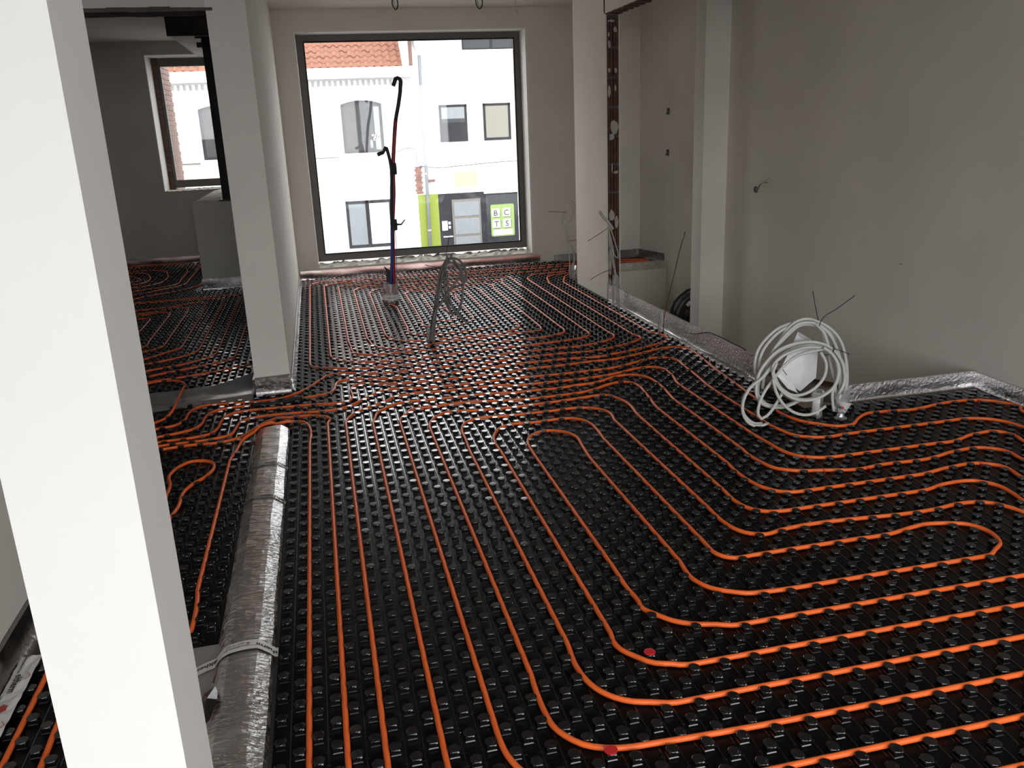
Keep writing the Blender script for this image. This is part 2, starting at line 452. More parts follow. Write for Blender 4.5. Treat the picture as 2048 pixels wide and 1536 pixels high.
# steel prop on the half-height wall
t = thing('steel_post', 'dark steel post standing on the half-height wall and carrying the beam', 'post', (-.95, 9.93, .95))
obj('shaft', MB().tube([(0, 0, .012), (0, 0, 1.64)], .052, 12), 'steel_dark', t)
obj('base_plate', MB().box(-.08, .08, -.08, .08, .0, .014), 'steel_dark', t)
obj('head_plate', MB().box(-.10, .1, -.1, .1, 1.64, 1.66), 'steel_dark', t)
obj('bracket', MB().box(-.10, -.04, -.03, .03, 1.56, 1.61), 'steel_dark', t)

# ---------------------------------------------------------------- foil upstands along the walls
def foil_strip(name, path, h, side=1, flare=.024, label=None, m='foil_smooth', thick=.014, seed=0, base=.0, lean=0):
    """path in x,y at the wall face; side = direction (left of travel = +1) in which the foil faces"""
    P = spline(path, .05) if len(path) > 2 else None
    if P is None:
        a, b = path; k = max(2, int(math.dist(a, b) / .05))
        P = [(a[0] + (b[0] - a[0]) * i / k, a[1] + (b[1] - a[1]) * i / k) for i in range(k + 1)]
    prof = [(flare, .001), (flare * .8, .006), (flare * .5, .012), (flare * .3, .03), (.004, h * .5), (.001, h * .8), (0, h), (0, h), (-thick, h), (-thick, h), (-thick, .0)]
    q = len(prof)
    vs = []
    for i, p in enumerate(P):
        a = P[max(0, i - 1)]; b = P[min(len(P) - 1, i + 1)]
        tx, ty = b[0] - a[0], b[1] - a[1]; L = math.hypot(tx, ty); tx /= L; ty /= L
        nxn, nyn = -ty * side, tx * side
        for j, (d, z) in enumerate(prof):
            w = 0
            if 0 < j < 6: w = .004 * noise.noise((p[0] * 4 + seed, p[1] * 4, z * 15)) * (1.6 if j < 4 else .6)
            dz = .004 * noise.noise((p[0] * 5, p[1] * 5, seed)) if j in (6, 7, 8, 9) else 0
            dd = d + .004 + w + lean * z
            if j >= 6: dd = d + .004 + lean * z
            vs.append((p[0] + nxn * (dd + thick), p[1] + nyn * (dd + thick), base + z + dz))
    fs = [(i * q + j, i * q + j + 1, (i + 1) * q + j + 1, (i + 1) * q + j) for i in range(len(P) - 1) for j in range(q - 1) if j not in (6, 8)]
    ends = [0, 1, 2, 3, 4, 5, 6, 8, 10]
    k0 = len(vs); vs += [vs[j] for j in ends] + [vs[(len(P) - 1) * q + j] for j in ends]
    fs += [tuple(k0 + j for j in range(9)), tuple(k0 + 9 + j for j in range(9))[::-1]]
    o = obj(name, MB().add(vs, fs), m, smooth=True)
    o['kind'] = 'structure'
    return o
foil_strip('baseboard_back', [(2.57, 10.0), (-.27, 10.0)], .105, side=1, seed=1, flare=.001, lean=.045, m='foil_back')
foil_strip('baseboard_left_back', [(-1.33, 12.2), (-3.4, 12.2)], .10, side=1, seed=2, flare=.001, lean=.045, m='foil_back')
foil_strip('baseboard_middle', [(-.284, 5.47), (-.284, 9.98)], .085, side=-1, flare=.02, seed=3, thick=.008)
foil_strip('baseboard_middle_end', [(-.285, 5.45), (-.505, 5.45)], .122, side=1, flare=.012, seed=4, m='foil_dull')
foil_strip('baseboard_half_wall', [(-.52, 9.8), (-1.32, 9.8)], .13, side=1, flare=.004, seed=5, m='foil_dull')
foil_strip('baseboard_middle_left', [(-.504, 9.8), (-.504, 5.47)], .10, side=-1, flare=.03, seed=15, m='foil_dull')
foil_strip('baseboard_right', [(2.60, 8.46), (2.60, 4.58)], .148, side=-1, flare=.006, seed=6)
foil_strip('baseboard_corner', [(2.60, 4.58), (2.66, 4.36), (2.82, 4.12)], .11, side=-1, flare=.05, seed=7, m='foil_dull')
foil_strip('baseboard_stair', [(2.82, 4.12), (3.70, 4.12)], .098, side=-1, flare=.006, seed=8)
foil_strip('baseboard_right_near', [(3.70, 4.10), (3.70, -1.5)], .095, side=-1, flare=.006, seed=9)
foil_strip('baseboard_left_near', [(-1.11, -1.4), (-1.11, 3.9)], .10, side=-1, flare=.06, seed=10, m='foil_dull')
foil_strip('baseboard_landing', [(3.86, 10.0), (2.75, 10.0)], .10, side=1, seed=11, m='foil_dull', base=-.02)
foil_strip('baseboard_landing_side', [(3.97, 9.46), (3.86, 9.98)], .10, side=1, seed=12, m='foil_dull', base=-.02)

# ---------------------------------------------------------------- foil strip in the line of the walls, between the two floors
t = thing('insulation_strip', 'long crumpled silver foil strip on the floor between the white post and the wall end', 'insulation', (-.36, 2.8, 0))
prof = [(-.462, .0), (-.452, .012), (-.438, .026), (-.415, .034), (-.38, .037), (-.345, .038), (-.326, .037), (-.307, .0245), (-.288, .012), (-.280, .0)]
q = len(prof); Y0, Y1 = .9, 4.69; n = 380
vs = []
for i in range(n + 1):
    y = Y0 + (Y1 - Y0) * i / n
    for j, (x, z) in enumerate(prof):
        a = 1 if 0 < j < q - 1 else .5
        vs.append((x + .36 + a * .006 * noise.noise((x * 20, y * 6, 1)), y - 2.8, max(0, z + (.003 * noise.noise((x * 16, y * 14, 7)) + (.0024 if y > 3.2 else .0013) * (abs(noise.noise((x * 11, y * 42, 9))) - .2) + .0010 * noise.noise((x * 50, y * 70, 4)) if 0 < j < q - 1 else 0))))
fs = [(i * q + j, i * q + j + 1, (i + 1) * q + j + 1, (i + 1) * q + j) for i in range(n) for j in range(q - 1)]
fs += [tuple(range(q)), tuple(n * q + j for j in range(q))[::-1]]
obj('foil_skin', MB().add(vs, fs), 'foil', t)
strip_thing = t

def strip_z(x):
    for (a, za), (b, zb_) in zip(prof, prof[1:]):
        if a <= x <= b: return za + (zb_ - za) * (x - a) / (b - a)
    return .001 if x > -.3 else .004
def tape_over(y_of_x, x0, x1, width, m, parent, off=.0045):
    k = 40; vs = []
    for i in range(k + 1):
        x = x0 + (x1 - x0) * i / k; y = y_of_x(x)
        for s_ in (-.5, .5):
            vs.append((x, y + s_ * width, strip_z(x) + off + .001 * noise.noise((x * 50, s_, 0))))
    me = MB().add([(a[0] + .36, a[1] - 2.8, a[2]) for a in vs], [(2 * i, 2 * i + 2, 2 * i + 3, 2 * i + 1) for i in range(k)])
    return obj('printed_tape', me, m, parent)
def tape_text(s, size, y_of_x, xstart, vbase, m, parent, off=.0072, bold=.0):
    """text laid on the strip, reading from right to left (upside down for the camera)"""
    vs, fs = text_geo(s, size, size * .025)
    out = []
    for u, v in vs:
        x = xstart - u
        y = y_of_x(x) - (v + vbase)
        out.append((x + .36, y - 2.8, strip_z(x) + off))
    return obj('lettering', MB().add(out, fs), m, parent)
# clear bands with black print
for yc, ya in ((4.10, 4.088), (3.70, 3.664)):
    f = lambda x, yc=yc, ya=ya: ya + (yc - ya) * (x + .28) / (-.157)
    tp = tape_over(f, -.455, -.276, .034, 'tape_clear', t)
    tape_text('eltherm', .032, f, -.283, -.010, 'print_black', tp)
    tape_text('www.eltherm.be', .012, f, -.388, .001, 'print_grey', tp)
# white tape
f = lambda x: 2.497 - .012 * ((x + .36) / .09) ** 2 - (0.02 * max(0, (-.42 - x)) / .1) - .01
tp = tape_over(f, -.60, -.268, .050, 'tape_white', t)
tape_text('therm', .025, f, -.270, -.002, 'print_black', tp)
tape_text('www.eltherm.be', .0118, f, -.352, .004, 'print_black', tp)
tape_text('0800 75 020', .0115, f, -.368, -.012, 'print_grey', tp)
tape_text('eltherm', .026, f, -.452, -.006, 'print_black', tp)
def flat_line(pts, w, m, parent, y_of_x, off=.0056):
    vs = []
    for (u, v) in pts:
        x = u
        vs += [(x + .36, y_of_x(x) + v + s_ * w / 2 - 2.8, strip_z(x) + off) for s_ in (-1, 1)]
    return obj('printed_line', MB().add(vs, [(2 * i, 2 * i + 2, 2 * i + 3, 2 * i + 1) for i in range(len(pts) - 1)]), m, parent)
flat_line([(-.30, -.007), (-.325, -.007), (-.35, -.006)], .0015, 'print_red', tp, f)
flat_line([(-.455, -.012), (-.47, -.014), (-.49, -.019), (-.51, -.016), (-.55, -.016)], .0015, 'print_red', tp, f)
flat_line([(-.46, .016), (-.51, .016)], .0012, 'print_red', tp, f)
obj('logo_dot', MB().add([(-.358 + .36 + .006 * math.cos(a * .524), f(-.358) + .007 - 2.8 + .005 * math.sin(a * .524), strip_z(-.358) + .0058) for a in range(12)], [tuple(range(12))]), 'print_red', tp)
PIPES = {
 'A': [(2.84,2.386),(2.82,2.196),(2.74,2.076),(2.59,2.043),(1.595,2.043),(0.95,2.043),(0.902,2.062),(0.858,2.078),(0.805,2.136),(0.78,2.176),(0.772,2.223),(0.78,2.267),(0.78,2.73),(0.78,3.944),(0.777,4.017),(0.791,4.176),(0.818,4.243),(0.856,4.299),(0.909,4.331),(1.055,4.322),(1.194,4.331),(1.259,4.323),(1.313,4.276),(1.337,4.202),(1.341,4.092),(1.33,3.935),(1.33,2.947),(1.33,2.72),(1.329,2.669),(1.35,2.625),(1.386,2.601),(1.456,2.602),(1.877,2.602),(2.047,2.602),(2.149,2.623),(2.214,2.632),(2.302,2.616),(2.378,2.578),(2.404,2.525),(2.398,2.458),(2.371,2.411),(2.325,2.382),(2.263,2.348),(1.508,2.348),(1.375,2.354),(1.311,2.363),(1.256,2.392),(1.206,2.431),(1.179,2.482),(1.18,2.656),(1.18,3.693),(1.194,3.894),(1.203,4.026),(1.18,4.1),(1.14,4.143),(1.094,4.168),(1.034,4.16),(0.976,4.113),(0.942,4.033),(0.932,3.913),(0.93,3.717),(0.93,2.686),(0.928,2.497),(0.934,2.42),(0.929,2.385),(0.962,2.325),(1.002,2.275),(1.051,2.242),(1.126,2.217),(1.188,2.196),(1.699,2.196),(2.45,2.196),(2.6,2.24),(2.67,2.36),(2.69,2.52)],
 'B': [(2.99,2.231),(2.97,2.041),(2.89,1.921),(2.74,1.891),(1.483,1.891),(0.847,1.891),(0.774,1.913),(0.728,1.929),(0.684,1.96),(0.646,2.014),(0.628,2.073),(0.622,2.143),(0.63,2.256),(0.63,2.724),(0.63,3.961),(0.638,4.173),(0.647,4.342),(0.677,4.433),(0.733,4.486),(0.817,4.499),(0.945,4.482),(1.206,4.482),(1.309,4.489),(1.408,4.465),(1.459,4.425),(1.491,4.363),(1.495,4.286),(1.48,4.208),(1.48,3.902),(1.48,3.027),(1.478,2.981),(1.48,2.888),(1.498,2.811),(1.534,2.763),(1.587,2.74),(1.655,2.754),(2.357,2.737),(2.493,2.752),(2.582,2.731),(2.638,2.666),(2.665,2.587),(2.69,2.53)],
 'C': [(3.14,2.078),(3.12,1.888),(3.04,1.768),(2.89,1.738),(1.378,1.738),(0.711,1.754),(0.646,1.758),(0.593,1.771),(0.541,1.799),(0.504,1.844),(0.483,1.891),(0.476,1.956),(0.475,2.034),(0.48,2.141),(0.48,2.67),(0.48,4.152),(0.48,4.419),(0.503,4.536),(0.543,4.607),(0.612,4.666),(0.747,4.645),(0.988,4.622),(1.171,4.632),(1.356,4.648),(1.452,4.661),(1.529,4.67),(1.598,4.651),(1.625,4.586),(1.645,4.519),(1.652,4.429),(1.634,4.265),(1.63,4.095),(1.621,3.172),(1.618,3.045),(1.639,2.971),(1.685,2.927),(1.765,2.907),(1.835,2.907),(2.409,2.907),(2.585,2.942),(2.704,2.925),(2.751,2.865),(2.752,2.764),(2.738,2.694),(2.79,2.6),(2.84,2.4)],
 'D': [(3.29,1.926),(3.27,1.736),(3.19,1.616),(3.04,1.586),(1.715,1.586),(1.123,1.586),(1.0,1.586),(0.6,1.586),(0.45,1.65),(0.36,1.75),(0.33,1.9),(0.33,2.429),(0.33,2.715),(0.33,4.294),(0.33,4.573),(0.353,4.663),(0.386,4.718),(0.413,4.782),(0.453,4.797),(0.519,4.796),(0.734,4.813),(1.02,4.76),(1.164,4.745),(1.332,4.751),(1.466,4.762),(1.569,4.802),(1.671,4.863),(1.788,4.878),(1.826,4.833),(1.836,4.749),(1.822,4.613),(1.78,4.276),(1.78,3.763),(1.78,3.482),(1.771,3.346),(1.776,3.23),(1.802,3.14),(1.845,3.086),(1.928,3.059),(2.511,3.059),(2.705,3.09),(2.862,3.087),(2.926,3.033),(2.916,2.886),(2.96,2.75),(2.98,2.6),(2.98,2.25)],
 'E': [(3.44,1.774),(3.42,1.584),(3.34,1.464),(3.19,1.434),(1.0,1.434),(0.45,1.434),(0.28,1.5),(0.2,1.6),(0.18,1.75),(0.18,2.473),(0.18,2.761),(0.18,4.254),(0.18,4.585),(0.198,4.697),(0.222,4.798),(0.28,4.87),(0.356,4.931),(0.428,4.947),(0.565,4.939),(0.855,4.939),(1.089,4.901),(1.167,4.904),(1.354,4.894),(1.475,4.916),(1.616,4.931),(1.656,4.951),(1.754,5.005),(1.841,5.023),(1.912,4.996),(1.955,4.922),(1.968,4.806),(1.955,4.62),(1.93,4.4),(1.93,3.6),(1.924,3.535),(1.933,3.413),(1.962,3.324),(2.034,3.271),(2.151,3.237),(2.307,3.198),(2.431,3.212),(2.68,3.207),(2.87,3.249),(3.012,3.246),(3.078,3.187),(3.075,3.058),(3.12,2.9),(3.13,2.75),(3.13,2.09)],
 'F': [(0.03,0.8),(0.03,2.524),(0.03,2.807),(0.03,4.217),(0.03,4.658),(0.04,4.725),(0.072,4.801),(0.131,4.876),(0.197,4.929),(0.279,4.995),(0.371,5.087),(0.418,5.089),(0.479,5.112),(0.627,5.091),(0.865,5.091),(1.052,5.073),(1.129,5.04),(1.433,5.04),(1.614,5.044),(1.725,5.059),(1.834,5.092),(1.939,5.134),(2.013,5.151),(2.081,5.136),(2.124,5.086),(2.128,4.979),(2.08,4.683),(2.08,4.44),(2.08,4.079),(2.08,3.785),(2.093,3.613),(2.105,3.499),(2.143,3.424),(2.211,3.382),(2.331,3.364),(2.841,3.364),(2.924,3.36),(3.12,3.415),(3.243,3.407),(3.274,3.356),(3.258,3.255),(3.28,3.1),(3.28,2.95),(3.28,1.94)],
 'I': [(-1.049,4.598),(-0.96,4.623),(-0.68,4.649),(-0.607,4.678),(-0.583,4.77),(-0.574,4.848),(-0.547,4.922),(-0.49,4.955),(-0.379,4.966),(-0.285,4.962),(-0.149,4.942),(-0.046,4.934),(0.024,4.955),(0.096,5.013),(0.154,5.09),(0.212,5.157),(0.276,5.225),(0.337,5.243),(0.418,5.234),(0.575,5.193),(0.874,5.193),(1.082,5.208),(1.273,5.201),(1.467,5.194),(1.678,5.203),(1.771,5.206),(1.884,5.232),(2.006,5.287),(2.129,5.34),(2.21,5.347),(2.264,5.309),(2.295,5.24),(2.282,5.094),(2.262,4.85),(2.235,4.6),(2.23,4.45),(2.23,3.88),(2.246,3.767),(2.268,3.689),(2.319,3.641),(2.406,3.611),(2.515,3.618),(3.032,3.618),(3.118,3.619),(3.251,3.616),(3.336,3.575),(3.39,3.501),(3.403,3.413),(3.43,3.3),(3.43,3.1),(3.43,1.79)],
 'J': [(-1.058,4.652),(-0.971,4.689),(-0.789,4.708),(-0.717,4.738),(-0.681,4.839),(-0.674,4.954),(-0.646,5.056),(-0.575,5.102),(-0.423,5.104),(-0.288,5.097),(-0.148,5.091),(-0.008,5.068),(0.057,5.082),(0.087,5.127),(0.092,5.227),(0.089,5.334),(0.115,5.407),(0.166,5.444),(0.248,5.406),(0.416,5.357),(0.521,5.345),(0.813,5.345),(1.114,5.345),(1.196,5.38),(1.309,5.396),(1.541,5.396),(1.748,5.42),(1.847,5.414),(1.947,5.428),(2.056,5.467),(2.151,5.507),(2.258,5.553),(2.359,5.579),(2.436,5.567),(2.486,5.516),(2.495,5.415),(2.47,5.2),(2.43,4.85),(2.405,4.55),(2.38,4.25),(2.378,4.1),(2.389,3.953),(2.412,3.875),(2.471,3.8),(2.552,3.733),(2.626,3.73),(2.72,3.806),(2.805,3.858),(2.933,3.855),(3.103,3.837),(3.154,3.847),(3.327,3.877),(3.464,3.87),(3.563,3.826),(3.616,3.753),(3.64,3.696),(3.6,3.65),(3.58,3.5),(3.58,0.9)],
 'K': [(-1.076,4.753),(-0.993,4.785),(-0.907,4.81),(-0.815,4.862),(-0.784,4.933),(-0.776,5.051),(-0.746,5.155),(-0.659,5.202),(-0.544,5.206),(-0.38,5.182),(-0.22,5.247),(-0.111,5.276),(-0.041,5.309),(-0.014,5.372),(-0.006,5.466),(0.018,5.542),(0.065,5.568),(0.142,5.553),(0.256,5.522),(0.46,5.493),(0.676,5.479),(0.879,5.493),(1.155,5.536),(1.282,5.548),(1.575,5.548),(1.849,5.522),(1.947,5.553),(2.054,5.58),(2.18,5.629),(2.286,5.678),(2.386,5.732),(2.457,5.801),(2.493,5.875),(2.486,5.939),(2.43,6.095),(2.43,8.083),(2.43,8.456),(2.492,8.675),(2.564,8.863),(2.643,8.95),(2.9,8.98)],
 'L': [(-1.103,4.905),(-1.023,4.935),(-0.935,4.962),(-0.892,5.043),(-0.884,5.178),(-0.857,5.265),(-0.8,5.307),(-0.668,5.3),(-0.541,5.279),(-0.329,5.306),(-0.257,5.362),(-0.184,5.463),(-0.108,5.611),(-0.028,5.737),(0.052,5.745),(0.246,5.656),(0.445,5.642),(0.518,5.654),(0.724,5.65),(1.014,5.65),(1.252,5.688),(1.323,5.701),(1.622,5.701),(1.798,5.682),(1.96,5.717),(2.12,5.783),(2.241,5.859),(2.294,5.917),(2.304,5.963),(2.28,6.049),(2.28,6.414),(2.28,7.812),(2.28,8.473),(2.313,8.663),(2.34,8.809),(2.406,8.941),(2.52,8.99),(2.95,9.09)],
 'M': [(3.0,9.663),(0.4,9.663),(0.029,9.678),(-0.055,9.685),(-0.126,9.619),(-0.17,9.462),(-0.17,9.162),(-0.17,6.25),(-0.168,6.112),(-0.157,6.024),(-0.125,5.971),(-0.056,5.933),(0.196,5.823),(0.38,5.817),(0.503,5.802),(0.771,5.802),(1.069,5.802),(1.267,5.847),(1.316,5.853),(1.621,5.853),(1.762,5.851),(1.91,5.886),(2.028,5.936),(2.104,6.004),(2.137,6.072),(2.13,6.181),(2.13,6.684),(2.13,7.555),(2.13,8.521),(2.13,8.823),(2.196,9.003),(2.26,9.098),(2.349,9.105),(2.95,9.2)],
 'N': [(3.0,9.511),(0.5,9.511),(0.109,9.526),(0.031,9.484),(-0.02,9.367),(-0.02,9.017),(-0.02,6.503),(-0.02,6.28),(-0.001,6.193),(0.044,6.124),(0.104,6.054),(0.227,5.993),(0.35,5.958),(0.5,5.947),(0.725,5.972),(0.991,6.002),(1.217,6.022),(1.353,6.015),(1.635,6.046),(1.78,6.066),(1.901,6.107),(1.96,6.155),(1.982,6.241),(1.98,6.356),(1.98,7.651),(1.98,8.096),(1.98,8.2),(1.98,8.813),(1.98,9.048),(1.9,9.088),(1.8,9.104),(0.7,9.104),(0.376,9.147),(0.323,9.079),(0.28,8.943),(0.28,6.745),(0.296,6.596),(0.303,6.503),(0.342,6.409),(0.424,6.328),(0.53,6.271),(0.625,6.287),(0.728,6.323),(0.919,6.375),(1.104,6.371),(1.217,6.397),(1.3,6.395),(1.455,6.448),(1.602,6.452),(1.649,6.466),(1.667,6.514),(1.68,6.663),(1.68,7.06),(1.68,8.166),(1.68,8.455),(1.696,8.674),(1.648,8.78),(1.492,8.8),(1.05,8.8),(0.85,8.83),(0.67,8.82),(0.63,8.75),(0.63,8.6)],
 'O': [(3.0,9.308),(0.5,9.308),(0.254,9.308),(0.177,9.298),(0.13,9.162),(0.13,8.909),(0.13,6.7),(0.141,6.499),(0.144,6.364),(0.17,6.27),(0.231,6.204),(0.324,6.173),(0.498,6.168),(0.575,6.158),(0.796,6.158),(1.073,6.209),(1.301,6.209),(1.496,6.222),(1.64,6.235),(1.738,6.278),(1.807,6.324),(1.826,6.381),(1.83,6.529),(1.83,7.247),(1.83,8.397),(1.83,8.757),(1.852,8.907),(1.781,8.952),(0.85,8.952),(0.519,8.952),(0.463,8.867),(0.43,8.697),(0.43,6.831),(0.462,6.652),(0.506,6.572),(0.596,6.505),(0.702,6.474),(0.865,6.479),(1.029,6.475),(1.22,6.481),(1.321,6.492),(1.401,6.525),(1.473,6.584),(1.512,6.635),(1.53,6.722),(1.53,7.401),(1.53,7.596),(1.53,8.322),(1.526,8.534),(1.481,8.628),(1.335,8.606),(1.004,8.637),(0.858,8.687),(0.788,8.597),(0.78,8.441),(0.78,7.931),(0.78,7.179),(0.767,7.03),(0.81,6.941),(0.953,6.905),(1.057,6.931),(1.164,7.019),(1.227,7.155),(1.23,7.256),(1.23,7.503),(1.23,8.129),(1.227,8.292),(1.131,8.303)],
 'P': [(0.532,8.393),(0.559,8.191),(0.596,8.037),(0.63,7.867),(0.63,7.35),(0.63,6.94),(0.624,6.814),(0.684,6.713),(0.774,6.669),(0.916,6.66),(1.111,6.668),(1.242,6.715),(1.33,6.781),(1.371,6.847),(1.38,6.916),(1.38,7.757),(1.38,8.127),(1.38,8.376),(1.347,8.494),(1.26,8.517),(1.015,8.492),(0.964,8.464),(0.925,8.348),(0.93,8.174),(0.93,7.474),(0.91,7.265),(0.922,7.172),(0.985,7.112),(1.038,7.122),(1.08,7.179),(1.079,7.283),(1.061,7.436),(1.052,7.62),(1.02,7.705),(1.021,7.821)],
 'G': [(-0.07,0.8),(-0.07,1.5),(-0.07,2.837),(-0.07,4.165),(-0.07,4.7),(-0.053,4.769),(-0.082,4.823),(-0.132,4.863),(-0.183,4.883),(-0.283,4.883),(-0.34,4.897),(-0.425,4.831),(-0.49,4.715),(-0.547,4.62),(-0.632,4.579),(-0.808,4.583),(-0.944,4.563),(-1.039,4.541)],
 'H': [(-0.17,0.8),(-0.17,1.5),(-0.17,2.867),(-0.17,4.375),(-0.164,4.584),(-0.182,4.713),(-0.205,4.772),(-0.3,4.787),(-0.405,4.719),(-0.484,4.614),(-0.527,4.543),(-0.548,4.418),(-0.57,4.247),(-0.57,3.907),(-0.57,3.587),(-0.57,3.245),(-0.57,2.964),(-0.562,2.881),(-0.558,2.682),(-0.62,2.3),(-0.62,2.0)],
 'hook': [(-0.77,3.359),(-0.77,3.579),(-0.748,3.759),(-0.743,3.937),(-0.717,4.008),(-0.666,4.091),(-0.64,4.186),(-0.655,4.273),(-0.704,4.317),(-0.762,4.324),(-0.817,4.263),(-0.845,4.159),(-0.82,4.002),(-0.82,3.597)],
 'l1': [(-0.97,2.804),(-0.97,2.541),(-0.97,2.13),(-0.96,1.979)],
 'l2': [(-0.87,2.514),(-0.87,2.274),(-0.866,2.116),(-0.866,1.97)],
 'q0': [(-1.283,5.954),(-1.194,5.998),(-1.076,5.976),(-1.023,5.923),(-0.993,5.846),(-0.97,5.673),(-0.97,5.361),(-0.979,5.185),(-1.013,5.113),(-1.054,5.061),(-1.11,5.016)],
 'q1': [(-1.4,6.049),(-1.284,6.15),(-0.944,6.327),(-0.771,6.423),(-0.72,6.543),(-0.72,6.78),(-0.72,7.534),(-0.72,8.762)],
 'q2': [(-1.439,6.258),(-1.314,6.327),(-1.026,6.467),(-0.907,6.59),(-0.87,6.753),(-0.87,8.837),(-0.889,9.147),(-0.988,9.325),(-1.101,9.321),(-1.285,9.295)],
 'q3': [(-1.476,6.451),(-1.35,6.537),(-1.144,6.654),(-1.049,6.764),(-1.02,6.935),(-1.02,8.61),(-1.02,8.971),(-1.121,9.144),(-1.272,9.181)],
 'q4': [(-1.509,6.626),(-1.381,6.718),(-1.257,6.876),(-1.17,7.006),(-1.17,7.23),(-1.17,8.483),(-1.193,8.836),(-1.269,9.002),(-1.452,8.902)],
 'q5': [(-1.556,6.874),(-1.435,6.959),(-1.351,7.038),(-1.32,7.185),(-1.32,8.47),(-1.37,8.748),(-1.441,8.818),(-1.564,8.709)],
 'q6': [(-1.594,7.071),(-1.48,7.14),(-1.47,7.313),(-1.47,8.404),(-1.511,8.565),(-1.582,8.605),(-1.706,8.541)],
 'q7': [(-1.689,7.576),(-1.62,7.848),(-1.62,8.207),(-1.668,8.366),(-1.771,8.35)],
 'q8': [(-2.526,11.989),(-2.072,12.045),(-1.815,11.878),(-1.73,11.583),(-1.67,11.091),(-1.67,10.66),(-1.733,10.212),(-1.898,10.127),(-2.144,9.975)],
 'q9': [(-2.551,12.152),(-2.087,12.152),(-1.681,11.93),(-1.57,11.706),(-1.57,11.254),(-1.57,10.594),(-1.625,10.161),(-1.763,10.014),(-2.016,9.799)],
 'q10': [(-2.483,11.644),(-2.237,11.644),(-2.047,11.582),(-1.904,11.198),(-1.856,10.767),(-1.896,10.485),(-2.012,10.332),(-2.222,10.279)],
 'q11': [(-2.456,11.504),(-2.247,11.446),(-2.099,11.116),(-2.055,10.766),(-2.096,10.581),(-2.27,10.532)],
 'q12': [(-2.411,11.27),(-2.278,11.13),(-2.197,10.975),(-2.178,10.756),(-2.307,10.722)],
 'q13': [(-1.37,10.941),(-1.37,10.244),(-1.447,10.013),(-1.58,9.831),(-1.888,9.604),(-2.039,9.422)],
 'q14': [(-0.586,6.242),(-0.797,6.14),(-1.037,6.057),(-1.237,6.012),(-1.402,5.935)],
}
